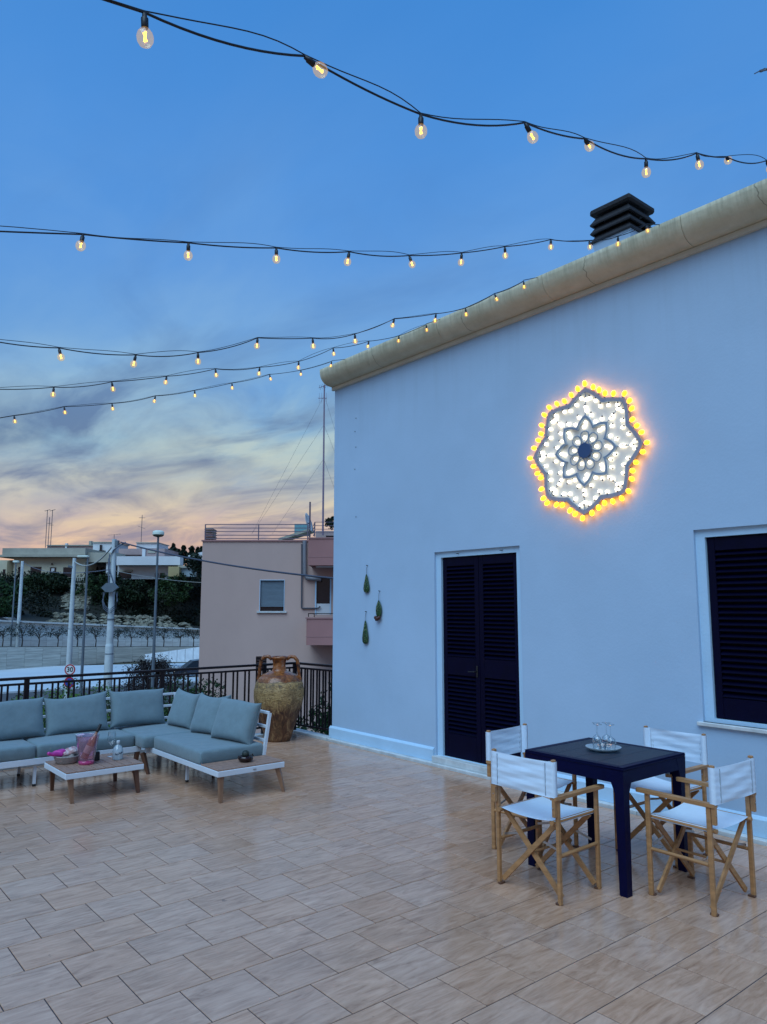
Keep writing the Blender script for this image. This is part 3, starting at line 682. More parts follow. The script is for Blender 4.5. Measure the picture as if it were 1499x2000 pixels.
def planks(par, x0, x1, y0, y1, z, axis, n, name='plank'):
    for i in range(n):
        if axis == 'x':
            a = x0+(x1-x0)*i/n; b = x0+(x1-x0)*(i+1)/n; m_ = MB().bbox(a+.0035, b-.0035, y0, y1, z-.012, z, .0015)
        else:
            a = y0+(y1-y0)*i/n; b = y0+(y1-y0)*(i+1)/n; m_ = MB().bbox(x0, x1, a+.0035, b-.0035, z-.012, z, .0015)
        m_.build(name, wood_g, par)
def taper_leg(par, p, q, mat=wood_d, w=.045): MB().bar(p, q, w, taper=.62).build('leg', mat, par)
def metal_leg(par, x, y): 
    MB().bar((x, y, .235), (x, y, .022), .026).build('support_leg', whitem, par); 
# long section (runs along X)
sl = thing('sofa_section', (3.2, 8.0, 0), 'long outdoor sofa section with white frame and blue grey cushions in front of the railing', 'sofa')
def loc_(x, y): return x-3.2, y-8.0
m = MB(); X0, X1, Y0, Y1 = 1.12-3.2, 3.985-3.2, .0, .72
m.bbox(X0, .035, Y0, Y0+.03, .215, SZ, .003).bbox(X0, X1, Y1-.03, Y1, .215, SZ, .003).bbox(X0, X0+.03, Y0+.031, Y1-.031, .215, SZ, .003).bbox(X1-.03, X1, -.12, Y1-.031, .215, SZ, .003).bbox(.036, X1-.031, -.12, -.09, .215, SZ, .003)
for x in (-1.3, -.5, .3): m.box(x-.015, x+.015, Y0+.031, Y1-.031, .22, .262)
m.build('frame', whitem, sl)
m = MB(); 
for x in (X0+.02, -1.36, -.68, .0, X1-.02): m.bar((x, Y1-.015, SZ+.001), (x, Y1+.10, .70), .03, .028)
for z, y in ((.70, .825), (.565, .792), (.43, .758)): m.bbox(X0, X1, y-.012, y+.014, z-.014, z+.014, .003)
m.build('back_frame', whitem, sl)
for a, b in ((X0+.01, -1.03), (-1.02, -.04)):
    q = MB(); cushion_box(q, a, b, .0, .66, SZ+.002, .402); q.build('seat_cushion', fabric, sl)
q = MB(); cushion_box(q, -.03, .74, -.215, .66, SZ+.002, .402); q.build('seat_cushion', fabric, sl)
put_pillow(sl, .67, .43, .17, (3.385-3.2, .53, .605), 2, -17, 2.5, 1).name = 'back_cushion'
put_pillow(sl, .69, .43, .17, (2.70-3.2, .51, .597), -1, -16, -1, 2)
put_pillow(sl, .66, .43, .17, (2.05-3.2, .51, .592), 1.5, -15, -1.5, 3)
put_pillow(sl, .65, .43, .17, (1.33-3.2, .50, .590), 0, -15, 0, 4)
put_pillow(sl, .50, .43, .18, (.575, .10, .598), -82, -16, 0, 5)
taper_leg(sl, (.02, -.08, .214), (.06, -.15, .0)); taper_leg(sl, (.0, .02, .214), (-.035, .02, .0)); taper_leg(sl, (X1-.05, .66, .214), (X1-.03, .72, 0)); taper_leg(sl, (X0+.04, .04, .214), (X0+.02, -.01, 0)); taper_leg(sl, (X0+.04, .66, .214), (X0+.02, .72, 0))
metal_leg(sl, -1.02, .06); metal_leg(sl, -1.02, .64)
m = MB(); 
for x, y in ((-1.02, .06), (-1.02, .64)): m.cyl((x, y, 0), (x, y, .0215), .017, n=10)
m.build('levelling_foot', blackp, sl)
# right section (runs along Y), ends in a plank table
sr = thing('sofa_section', (3.27, 6.30, 0), 'sofa section reaching toward the camera that ends in a slatted wooden side table', 'sofa')
m = MB(); a1 = .705; b1 = 1.55
m.bbox(0, a1, 0, .028, .225, SZ, .003).bbox(0, .028, .029, b1, .225, SZ, .003).bbox(a1-.028, a1, .029, b1, .225, SZ, .003).bbox(.029, a1-.029, b1-.028, b1, .225, SZ, .003).bbox(.029, a1-.029, .345, .370, .225, .262, .003)
m.build('frame', whitem, sr)
planks(sr, .006, a1-.006, .008, .362, SZ+.0125, 'y', 4)
m = MB()
for y in (.375, .95, 1.53): m.bar((a1-.012, y, SZ+.001), (a1+.05, y, .69), .03, .028, up=(0, 1, 0))
for z, x in ((.69, a1+.045), (.555, a1+.029), (.42, a1+.012)): m.bbox(x-.012, x+.014, .385, 1.545, z-.014, z+.014, .003)
m.build('back_frame', whitem, sr)
q = MB(); cushion_box(q, .0, a1-.012, .372, 1.475, SZ+.002, .402, .014, 24); q.build('seat_cushion', fabric, sr)
put_pillow(sr, .50, .44, .19, (.525, 1.21, .602), -78, -17, -1, 6)
put_pillow(sr, .56, .44, .20, (.535, .665, .600), -74, -18, 2, 7)
MB().box(a1-.0135, a1-.0115, .395, .44, .35, .375).build('care_tag', blackp, sr)
MB().bbox(.36, .395, -.003, -.0005, .243, .255, .0008).build('maker_plate', steel, sr)
wood_leg = M('paler_wood_leg', (0.26, 0.135, 0.075), .45, var=(10, .3, (4, 4, 1)))  # leg wood in a paler tone, for the foremost legs
for p, q in (((.05, .045, .224), (.035, .005, 0)), ((a1-.05, .045, .224), (a1-.005, .0, 0))): taper_leg(sr, p, q, wood_leg)
metal_leg(sr, .15, .95); metal_leg(sr, .45, .97); 
m = MB(); 
for x, y in ((.15, .95), (.45, .97)): m.cyl((x, y, 0), (x, y, .0215), .017, n=10)
m.build('levelling_foot', blackp, sr)
# coffee table
ct = thing('coffee_table', (2.55, 7.45, 0), 'low plank topped coffee table with white frame and splayed legs before the sofa', 'table')
cw, cl = .36, .335
m = MB(); m.bbox(-cw, cw, -cl, -cl+.028, .218, .266, .003).bbox(-cw, cw, cl-.028, cl, .218, .266, .003).bbox(-cw, -cw+.028, -cl+.029, cl-.029, .218, .266, .003).bbox(cw-.028, cw, -cl+.029, cl-.029, .218, .266, .003)
m.build('frame', whitem, ct); planks(ct, -cw+.004, cw-.004, -cl+.004, cl-.004, .279, 'x', 8)
for sx in (-1, 1):
    for sy in (-1, 1): taper_leg(ct, (sx*(cw-.06), sy*(cl-.06), .2175), (sx*(cw-(.035 if sx > 0 else .075)), sy*(cl-.03), 0), wood_d if sx+sy > -2 else wood_leg)
CZ = .2795
# bucket with bottle
bk = thing('ice_bucket', (2.46, 7.40, CZ), 'transparent pink ice bucket with a bottle in it, at the front of the coffee table', 'bucket')
MB().lathe([(.072, .035), (.078, .08), (.092, .17), (.106, .26), (.109, .268), (.105, .27), (.101, .26), (.087, .17), (.073, .08), (.067, .042)], 32).build('wall', pinkglass, bk)
MB().lathe([(0, 0), (.068, 0), (.071, .034), (0, .034)], 32).build('base', pinksolid, bk)
bt = thing('wine_bottle', (2.433, 7.40, CZ+.050), 'rose wine bottle with a black capsule leaning in the pink ice bucket', 'bottle'); bt.rotation_euler = (R(4), R(24), 0)
MB().lathe([(0, 0), (.028, 0), (.034, .006), (.035, .17), (.030, .20), (.016, .235), (.0135, .25), (.0135, .262)], 24).build('glass_body', glassm('rose_glass', (.96, .72, .55), base=.25, dif=((.42, .17, .09), .45)), bt)
MB().lathe([(.0145, .2625), (.0148, .335), (.012, .34), (0, .34)], 16).build('capsule', blackp, bt)
MB().lathe([(.0355, .055), (.0355, .125)], 24).build('paper_label', M('cream_paper', (.55, .45, .34), .8, var=(40, .3)), bt)
# wicker basket with bags
bs = thing('wicker_basket', (2.335, 7.58, CZ), 'pale woven basket of snack packets at the left of the coffee table', 'basket')
MB().lathe([(0, 0), (.085, 0), (.10, .01), (.118, .062), (.125, .068), (.121, .072), (.110, .062), (.095, .012), (0, .008)], 40, wob=lambda t, z: .012*math.sin(t*20)*math.sin(z*230)).build('bowl', M('pale_wicker', (.42, .38, .36), .8, var=(60, .35), bump=(120, .6)), bs)
def packet(nm, loc, rot, sx, sy, h, mat, lab, seed=0):
    r = random.Random(seed); ph = r.uniform(0, 6); n = 12; b = MB()
    for s in (1, -1):
        b.grid(lambda u, v: ((u-.5)*sx, (v-.5)*sy*(1 if s > 0 else 1), s*h*(max(0, (1-(2*u-1)**4)*(1-(2*v-1)**4))**.5)*(1+.25*math.sin(u*9+ph+v*5))+.004*math.sin(u*11+v*7+ph)), n, n)
    o = b.build(nm, mat, None, loc, rot); return tag(o, lab, 'packet')
pinkp = M('magenta_film', (.55, .04, .30), .3, var=(14, .3)); printp = M('printed_film', (.62, .56, .56), .35, var=(38, .2), col2=(.30, .08, .07))
packet('snack_packet', (2.275, 7.60, CZ+.098), (R(8), R(-8), R(25)), .13, .085, .022, pinkp, 'shiny magenta packet sticking out of the basket to the left', 1)
packet('snack_packet', (2.355, 7.57, CZ+.105), (R(20), R(-20), R(-20)), .12, .095, .024, printp, 'white printed packet on top in the basket', 2)
packet('snack_packet', (2.405, 7.60, CZ+.100), (R(-10), R(25), R(40)), .10, .08, .022, M('clear_white_film', (.66, .6, .62), .3, var=(30, .3)), 'whitish crinkled packet in the basket beside the bucket', 3)
hd = MB().tube([(0, 0, 0), (-.05, .0, .012), (-.085, -.005, .012), (-.115, -.012, .026)], .021, 10, .017).sphere((-.115, -.012, .026), .0175, 10, 6).sphere((0, 0, 0), .021, 10, 6).build('pink_pouch', pinkp, None, (2.27, 7.545, CZ+.086)); tag(hd, 'small rolled magenta pouch hanging over the left rim of the basket', 'pouch')
# black box behind the bucket, glass, gin bottle
bx = MB().bbox(-.028, .028, -.02, .02, 0, .078, .003).bbox(-.026, .026, -.018, .018, .0785, .084, .002).build('black_box', blackp, None, (2.585, 7.50, CZ), (0, 0, R(10))); tag(bx, 'small upright black box behind the pink ice bucket', 'box')
wg = thing('wine_glass', (2.765, 7.60, CZ), 'tall stem wine glass standing at the back of the coffee table', 'glass')
MB().lathe([(0, 0), (.036, 0), (.036, .002), (.006, .005), (0, .005)], 24).build('foot', glassm('glass_foot', (.95, .96, .97), base=.3, dif=((.75, .8, .85), .35)), wg); MB().cyl((0, 0, .0052), (0, 0, .11), .0035, n=8).build('stem', glass, wg)
MB().lathe([(.004, .1105), (.02, .122), (.038, .15), (.043, .175), (.038, .215), (.034, .24)], 24).build('bowl', glass, wg)
gb = thing('gin_bottle', (2.765, 7.42, CZ), 'round shouldered clear bottle with dark script lettering on the coffee table', 'bottle')
MB().lathe([(0, 0), (.044, 0), (.050, .008), (.051, .075), (.046, .105), (.030, .128), (.014, .138), (.013, .150)], 28).build('glass_body', glassm('pale_blue_glass', (.82, .92, .95), base=.25, dif=((.55, .66, .72), .42)), gb)
MB().lathe([(.0145, .1505), (.0165, .153), (.0165, .175), (.014, .18), (0, .18)], 18).build('stopper', M('glass_stopper', (.5, .58, .62), .15), gb)
# the hand-written line wrapped on the bottle
sc = []
for k in range(70):
    t = k/69; a = -PI/2-.65-YAW*.3+t*1.45; x_ = .0525*math.cos(a); y_ = .0525*math.sin(a)
    sc.append((x_, y_, .050+t*.022+.010*math.sin(t*44)*(.6+.4*math.sin(t*9))+(.012 if .05 < t < .12 or .5 < t < .56 else 0)))
MB().tube(sc, .0016, 4).build('script_line', M('dark_blue_ink', (.01, .015, .06), .6), gb)
# small dish left on the sofa
ds = MB().lathe([(0, 0), (.035, 0), (.045, .012), (.047, .022), (.043, .022), (.034, .005), (0, .005)], 24).build('small_dish', M('white_glaze', (.7, .76, .8), .2), None, (2.63, 8.14, .417)); tag(ds, 'small white dish lying on the seat of the long sofa behind the bucket', 'dish')
# pot on the plank end
pt = thing('ceramic_pot', (3.655, 6.49, .2885), 'small dark brown ceramic pot with round cactus on the plank end of the sofa', 'pot')
MB().lathe([(0, 0), (.05, 0), (.066, .018), (.071, .035), (.062, .052), (.050, .056), (.046, .05), (0, .045)], 28, wob=lambda t, z: .035*math.cos(9*t)).build('bowl', M('dark_brown_glaze', (.02, .006, .005), .15, var=(12, .4)), pt)
MB().sphere((0, 0, .072), .036, 24, 10, (1, 1, .95)).build('cactus', M('dark_green_cactus', (.010, .022, .018), .5, bump=(80, .8)), pt)
for sx in (-1, 1): MB().tube([(sx*.066, 0, .03), (sx*.082, 0, .045), (sx*.078, 0, .06), (sx*.060, 0, .052)], .006, 6).build('handle', bpy.data.materials['dark_brown_glaze'], pt)

# ------------------------------------------------------------------ amphora
am = thing('amphora', (5.38, 8.70, 0), 'large old glazed terracotta amphora with two handles in the corner of the railing', 'jar')
def amph_mat():
    m = bpy.data.materials.new('aged_amphora_glaze'); m.use_nodes = True; t = m.node_tree; b = t.nodes['Principled BSDF']; mt = lambda *a, **k: mth(*a, tree=t, **k)
    tc_ = t.nodes.new('ShaderNodeTexCoord'); s = t.nodes.new('ShaderNodeSeparateXYZ'); t.links.new(tc_.outputs['Object'], s.inputs[0])
    def noise(scale, det, sc=(1,1,1), dist=0):
        mp = t.nodes.new('ShaderNodeMapping'); mp.inputs['Scale'].default_value = sc; t.links.new(tc_.outputs['Object'], mp.inputs[0]); n = t.nodes.new('ShaderNodeTexNoise'); n.inputs['Scale'].default_value = scale; n.inputs['Detail'].default_value = det; n.inputs['Distortion'].default_value = dist; n.inputs['Roughness'].default_value = .65
        t.links.new(mp.outputs[0], n.inputs['Vector']); return n.outputs['Fac']
    n1 = noise(5, 6); n2 = noise(22, 5); n3 = noise(9, 5, (1.5, 1.5, .5), 1.5); n4 = noise(12, 6, (1, 1, 2.5), 2.5)
    glaze = ramp(mt('ADD', mt('MULTIPLY', n1, .6), mt('MULTIPLY', n2, .4)), [(.38, (.03, .010, .006)), (.46, (.14, .040, .012)), (.56, (.32, .10, .02)), (.66, (.48, .26, .17))], tree=t)
    body = ramp(n4, [(.30, (.05, .042, .02)), (.42, (.25, .145, .045)), (.55, (.46, .285, .11)), (.70, (.62, .43, .22))], tree=t)
    foot = ramp(n3, [(.35, (.04, .014, .008)), (.52, (.14, .055, .022)), (.68, (.32, .19, .085))], tree=t)
    zz = mt('ADD', s.outputs[2], mt('MULTIPLY', mt('SUBTRACT', n1, .5), .10))
    k1 = mt('MULTIPLY', mt('SUBTRACT', zz, .772), 120.0, clamp=True); k0 = mt('MULTIPLY', mt('SUBTRACT', mt('ADD', zz, mt('MULTIPLY', mt('SUBTRACT', n3, .5), .55)), .37), 5.0, clamp=True)
    c = mixc(k0, foot, body, tree=t); c = mixc(k1, c, glaze, tree=t)
    line = ramp(mt('ABSOLUTE', mt('SUBTRACT', s.outputs[2], .773)), [(0, (1,1,1)), (.006, (0,0,0))], tree=t); c = mixc(mt('MULTIPLY', line, .8), c, (.03, .02, .015), tree=t)
    blot = ramp(noise(3.2, 5, (1, 1, .8), 1.0), [(.46, (0,0,0)), (.64, (1,1,1))], tree=t); c = mixc(mt('MULTIPLY', blot, .50), c, (.13, .075, .03), tree=t)
    scr = ramp(noise(7, 6, (1, 1, 5), 3.5), [(.485, (0,0,0)), (.50, (1,1,1)), (.515, (0,0,0))], tree=t); c = mixc(mt('MULTIPLY', scr, .45), c, (.06, .045, .02), tree=t)
    patch = mt('MULTIPLY', ramp(n2, [(.5, (0,0,0)), (.6, (1,1,1))], tree=t), mt('SUBTRACT', 1.0, mt('MULTIPLY', mt('ABSOLUTE', mt('SUBTRACT', zz, .72)), 14.0), clamp=True)); c = mixc(mt('MULTIPLY', patch, .75), c, (.03, .035, .04), tree=t)
    spots = ramp(noise(34, 3), [(.63, (0,0,0)), (.67, (1,1,1))], tree=t); c = mixc(mt('MULTIPLY', spots, .8), c, (.03, .012, .01), tree=t)
    t.links.new(c, b.inputs['Base Color'])
    t.links.new(mt('SUBTRACT', mt('ADD', .50, mt('MULTIPLY', n2, .3)), mt('MULTIPLY', k1, .48)), b.inputs['Roughness'])
    bp = t.nodes.new('ShaderNodeBump'); bp.inputs['Strength'].default_value = .55; bp.inputs['Distance'].default_value = .008
    t.links.new(mt('ADD', mt('MULTIPLY', n4, .7), mt('MULTIPLY', n2, .3)), bp.inputs['Height']); t.links.new(bp.outputs[0], b.inputs['Normal']); return m
am_m = amph_mat()
prof = [(0, 0), (.16, 0), (.172, .02), (.19, .08), (.215, .17), (.255, .28), (.29, .38), (.318, .48), (.333, .58), (.332, .66), (.318, .73), (.300, .775), (.296, .782), (.270, .825), (.22, .862), (.16, .888), (.105, .905), (.092, .925), (.083, .97), (.086, 1.02), (.100, 1.055), (.118, 1.07), (.122, 1.085), (.112, 1.097), (.098, 1.09), (.086, 1.05), (.078, .98), (.078, .9)]
pf = []
for a, b in zip(prof[:-1], prof[1:]):
    for k in range(3): pf.append((a[0]+(b[0]-a[0])*k/3, a[1]+(b[1]-a[1])*k/3))
pf.append(prof[-1])
MB().lathe(pf, 64, wob=lambda t, z: .010*math.sin(3*t+z*4)+.006*math.sin(7*t-z*9)+.004*math.sin(z*60)).build('body', am_m, am)
for s in (-1, 1):
    ca = -YAW-R(4); P = [(.100, 1.06), (.15, 1.095), (.205, 1.09), (.245, 1.045), (.262, .96), (.268, .89), (.275, .83), (.288, .79)]
    pts = []
    for (a, b), (c, d) in zip(P[:-1], P[1:]):
        for k in range(4): pts.append((a+(c-a)*k/4, b+(d-b)*k/4))
    pts.append(P[-1])
    MB().tube([(s*math.cos(ca)*a, s*math.sin(ca)*a, b) for a, b in pts], .025, 10, .022).build('handle', am_m, am)

# ------------------------------------------------------------------ ceramic cactus paddles on the wall
gr_m = M('green_glazed_ceramic', (.018, .075, .022), .25, var=(30, .5), col2=(.004, .022, .008), bump=(90, .7)); sp_m = M('pale_spines', (.30, .36, .18), .6); fr_m = M('brown_red_fruit', (.055, .012, .008), .3)
def paddle(y, ztop, zbot, wd, lab, fruit=False, lean=0):
    t = thing('ceramic_cactus_paddle', (WX-.022, y, ztop), lab, 'wall ornament', 'ceramic cactus paddles on the wall'); h = ztop-.11-zbot
    zc = -.11
    b = MB(); prof_ = [(0, 0), (.18, -.015), (.34, -.10), (.55, -.30), (.85, -.55), (1.0, -.74), (.90, -.89), (.55, -.975), (0, -1.0)]
    if fruit: prof_ = [(0, 0), (.2, -.03), (.55, -.18), (.9, -.38), (1.0, -.58), (.85, -.78), (.55, -.93), (0, -1.0)]
    vs = []; n = 20
    for r_, z in prof_:
        for k in range(n): q = 2*PI*k/n; vs.append((math.cos(q)*r_*.020, math.sin(q)*r_*wd*.72+lean*z, zc+z*h))
    b.add(vs, [(i*n+k, i*n+(k+1)%n, (i+1)*n+(k+1)%n, (i+1)*n+k) for i in range(len(prof_)-1) for k in range(n)], True); b.build('paddle', gr_m, t)
    r2 = random.Random(int(y*100)); s = MB()
    for k in range(26):
        z = -.12-r2.random()*.85; f = np.interp(-z, [-q[1] for q in prof_], [q[0] for q in prof_]); yy = r2.uniform(-.8, .8)*f
        s.sphere((-.020*f*math.sqrt(max(0, 1-(yy/max(f,.01))**2))-.0005, yy*wd*.72+lean*z, zc+z*h), .0032, 6, 4)
    setkind(s.build('spines', sp_m, t), 'stuff')
    MB().tube([(.018, 0, 0), (.004, 0, -.02), (0, lean*.2, -.07), (0, 0, -.112)], .0022, 5).build('wire', blackp, t); MB().cyl((.022, 0, .0), (-.004, 0, .004), .005, n=8).build('nail', blackp, t)
    if fruit:
        for dy, dz_, r_ in ((.045, .012, .021), (.008, -.002, .024), (-.028, .010, .022), (.03, -.012, .018)): MB().sphere((-.016, dy, zc-h+dz_), r_, 12, 8, (1, .9, 1.15)).build('fruit', fr_m, t)
paddle(7.520, 2.288, 1.935, .083, 'green ceramic cactus paddle hanging highest of the three on the wall left of the door')
paddle(7.268, 1.955, 1.612, .080, 'green ceramic cactus paddle with dark red fruits at its foot, nearest the door', True)
paddle(7.540, 1.695, 1.285, .085, 'green ceramic cactus paddle hanging lowest of the three, without fruits')

# ------------------------------------------------------------------ festive light rosette
RX, RY, RZ = WX-.001, 4.13, 3.245
ro = thing('light_rosette', (RX, RY, RZ), 'eight pointed lit festival rosette of white and amber bulbs on the wall', 'light ornament')
def rp(ang, r, d=.03): return Vector((-d, -r*math.cos(ang), r*math.sin(ang)))   # angle seen from the terrace, x to the right
A0 = R(-3)
def star(th, rt, rv, p=1.4):
    t = abs(((th-A0) % (PI/4))/(PI/4)*2-1); return rv+(rt-rv)*t**p      # 1 at tips
def ribbon(rf, width, d0, d1, n=192, cen=(0, 0)):
    m = MB(); vs = []
    for k in range(n):
        th = 2*PI*k/n; a = rf(th)
        for rr, d in ((a-width/2, d0), (a+width/2, d0), (a+width/2, d1), (a-width/2, d1)): vs.append(rp(th, rr, d))
    fs = []
    for k in range(n):
        q = (k+1) % n
        for j in range(4): fs.append((k*4+j, q*4+j, q*4+(j+1)%4, k*4+(j+1)%4))
    return m.add(vs, fs)
frame_m = M('painted_rosette_frame', (.20, .27, .36), .6, var=(20, .1))
pan_m = M('white_rosette_panel', (.62, .61, .58), .7, var=(20, .08))
outer = lambda th: star(th, .598, .497, 1.1)
inner = lambda th: star(th, .335, .235, .9)
b = MB(); n = 192; vs = [rp(0, 0, .012)]+[rp(2*PI*k/n, outer(2*PI*k/n)-.005, .012) for k in range(n)]
b.add(vs, [(0, 1+k, 1+(k+1)%n) for k in range(n)]); b.build('back_panel', pan_m, ro)
ribbon(outer, .040, .008, .040).build('star_frame', frame_m, ro)
ribbon(inner, .028, .013, .040, 128).build('petal_frame', frame_m, ro)
for k in range(9):
    a = A0+R(13)+2*PI*k/9; c = rp(a, .135, .013)
    pts = []
    for j in range(25):
        t = 2*PI*j/24; rr = .135+.058*math.cos(t); tt = .044*math.sin(t)*(1+.35*math.cos(t)); base_ = rp(a, rr, .028)
        tang = Vector((0, math.sin(a), math.cos(a))); pts.append(base_+tang*tt)
    MB().tube(pts, .0065, 6).build('round_petal_frame', frame_m, ro)
for k in range(8):
    a = A0+2*PI*k/8; p = rp(a, .345, .03); q = rp(a, .585, .03); MB().bar(p, q, .006, .006, up=(1, 0, 0)).build('rib', frame_m, ro)
m = MB().cyl((-.013, 0, 0), (-.046, 0, 0), .072, n=36); m.build('centre_disc', M('navy_disc', (.03, .07, .17), .6), ro)
bulb_w = MB().sphere((0, 0, 0), .0130, 10, 6, (1, 1, 1.25)).mesh('white_bulb', whiteb_m)
bulb_a = MB().sphere((0, 0, 0), .0215, 10, 8, (1, 1, 1.35)).mesh('amber_bulb', amber_m)
sock_ = MB().cyl((0, 0, -.020), (0, 0, -.044), .0095, n=8).mesh('socket', frame_m)
sock_w = MB().cyl((0, 0, .014), (0, 0, .030), .0075, n=8).mesh('socket', M('dark_socket', (.02, .03, .05), .5))
def rbulb(me, a, r, d, nm, sock=False):
    o = bpy.data.objects.new(nm, me); COL.objects.link(o); o.parent = ro; o.location = rp(a, r, d)
    dirv = Vector((-.35, -math.cos(a), math.sin(a))); o.rotation_euler = dirv.to_track_quat('Z', 'Y').to_euler()
    if not sock and nm == 'white_bulb' and r > .30:
        s = bpy.data.objects.new('socket', sock_w); COL.objects.link(s); s.parent = o
    if sock:
        s = bpy.data.objects.new('socket', sock_); COL.objects.link(s); s.parent = o
r3 = random.Random(11)
NA = 44
for k in range(NA):
    a = 2*PI*k/NA+A0+r3.uniform(-.02, .02); rbulb(bulb_a, a, outer(a)+.062+r3.uniform(-.006, .006), .045, 'amber_bulb', True)
for k in range(40):
    a = 2*PI*(k+.5)/40+A0+r3.uniform(-.02, .02); rbulb(bulb_w, a, outer(a)-.055+r3.uniform(-.01, .008), .032, 'white_bulb')
for k in range(32):
    a = 2*PI*k/32+A0+r3.uniform(-.03, .03); rbulb(bulb_w, a, inner(a)+.052+r3.uniform(-.008, .012), .032, 'white_bulb')
for k in range(8):
    a = A0+2*PI*k/8; rbulb(bulb_w, a, .50, .032, 'white_bulb'); rbulb(bulb_w, a, .425, .032, 'white_bulb'); rbulb(bulb_w, a, .275, .03, 'white_bulb'); rbulb(bulb_w, a+.08, .235, .03, 'white_bulb')
for k in range(9):
    a = A0+R(13)+2*PI*k/9; rbulb(bulb_w, a, .128, .03, 'white_bulb')

# ------------------------------------------------------------------ strings of bulbs
cab_m = M('black_cable', (.006, .006, .009), .5)
sockm = MB().lathe([(0, .0), (.006, .0), (.007, -.010), (.0098, -.012), (.0098, -.034), (.0085, -.038), (0, -.038)], 12).mesh('socket', cab_m)
glm = MB().lathe([(.008, -.036), (.012, -.040), (.0195, -.049), (.0228, -.060), (.0215, -.072), (.0145, -.083), (.006, -.0865), (0, -.087)], 16).mesh('bulb_globe', bulbglass)
film = MB().bar((.002, 0, -.046), (-.002, 0, -.073), .0045, .0045).bar((-.004, .002, -.050), (.004, -.002, -.071), .003, .003).mesh('filament', filament_m)
def string(Y, pts, tilts, lab, xs, zs, sag=.02, start=0):
    t = thing('string_light', (pts[0][0], Y, pts[0][1]), lab, 'string lights', 'strings of bulbs over the terrace')
    o = Vector((pts[0][0], Y, pts[0][1])); full = [(xs, zs)]+list(pts)
    r = random.Random(int(Y*100)); main = []; thin = []
    # extend the string to the left out of sight with the same rhythm
    for i in range(len(full)-1):
        (xa, za), (xb, zb) = full[i], full[i+1]; k = 10; s1 = r.uniform(.2, .9)*sag; s2 = r.uniform(-.8, .7)*sag
        for j in range(k):
            u = j/k; b_ = 4*u*(1-u); x = xa+(xb-xa)*u; z = za+(zb-za)*u; main.append(Vector((x, Y, z-b_*s1))-o); thin.append(Vector((x, Y+.008*math.sin(u*2*PI), z-b_*s2+.004))-o)
    e = Vector((full[-1][0], Y, full[-1][1]))-o; main.append(e); thin.append(e+Vector((0, 0, .004)))
    MB().tube(main, .0034, 6).build('cable', cab_m, t); MB().tube(thin, .0019, 5).build('support_wire', cab_m, t)
    for (x, z), (ta, tb) in list(zip(pts, tilts))[start:]:
        b_ = bpy.data.objects.new('bulb', glm); COL.objects.link(b_); b_.parent = t; b_.location = Vector((x, Y, z-.003))-o; b_.rotation_euler = (R(ta), R(tb), r.uniform(-.3, .3)); b_.scale = (.92, .92, .92)
        for nm, me in (('socket', sockm), ('filament', film)):
            c = bpy.data.objects.new(nm, me); COL.objects.link(c); c.parent = b_
def rt(n, seed, s=14):
    r = random.Random(seed); return [(r.uniform(-s, s), r.uniform(-s, s)) for _ in range(n)]
string(1.65, [(0.60, 3.215), (1.07, 3.34), (1.525, 3.365), (2.06, 3.575), (2.445, 3.675), (2.915, 3.78), (3.40, 4.01), (3.73, 4.125), (4.23, 4.31), (4.70, 4.52), (5.16, 4.75), (5.66, 5.06)],
       [(8, -8), (10, -78), (0, 0), (5, -48), (5, -92), (5, -12), (0, -14), (5, -105), (0, -60), (0, 5), (0, 0), (0, 0)], 'nearest string of clear bulbs crossing the top of the picture', -.3, 3.05, .03)
string(3.14, [(0.92, 3.35), (1.40, 3.47), (1.88, 3.60), (2.35, 3.73), (2.80, 3.85), (3.25, 4.01), (3.67, 4.19), (4.18, 4.41), (4.66, 4.56), (5.06, 4.73), (5.50, 4.98)], rt(11, 1), 'second string of bulbs, running from the left edge to the chimney', -.4, 2.98, .022)
string(4.475, [(0.76, 3.24), (1.21, 3.28), (1.67, 3.34), (2.09, 3.45), (2.54, 3.66), (3.01, 3.77), (3.41, 3.90), (3.82, 4.13), (4.30, 4.30), (4.67, 4.45), (5.07, 4.70), (5.50, 4.95)], rt(12, 2), 'middle string of bulbs, third from the camera, reaching the cornice right of its middle', -.3, 3.0, .022)
string(5.885, [(1.12, 3.34), (1.57, 3.44), (2.01, 3.57), (2.47, 3.71), (2.92, 3.87), (3.37, 3.98), (3.80, 4.13), (4.21, 4.36), (4.67, 4.54), (5.09, 4.70), (5.50, 4.93)], rt(11, 3), 'fourth string of bulbs just above the farthest one', -.3, 3.05, .020)
string(7.72, [(1.71, 3.61), (2.17, 3.78), (2.65, 3.90), (3.12, 4.07), (3.58, 4.22), (4.05, 4.40), (4.56, 4.61), (5.02, 4.76), (5.50, 4.98)], rt(9, 4), 'farthest and lowest string of bulbs, ending at the corner of the house', -.3, 2.9, .018)
# hooks fixed to the cornice
for Y, z in ((1.65, 5.07), (3.14, 5.0), (4.475, 4.97), (5.885, 4.95), (7.72, 5.0)):
    m = MB(); m.v = []; m.cyl((5.50 if Y > 2 else 5.66, Y, z-.01), (5.76, Y, 5.07), .0035, n=6); hb(m, 'cable_hook', cab_m)

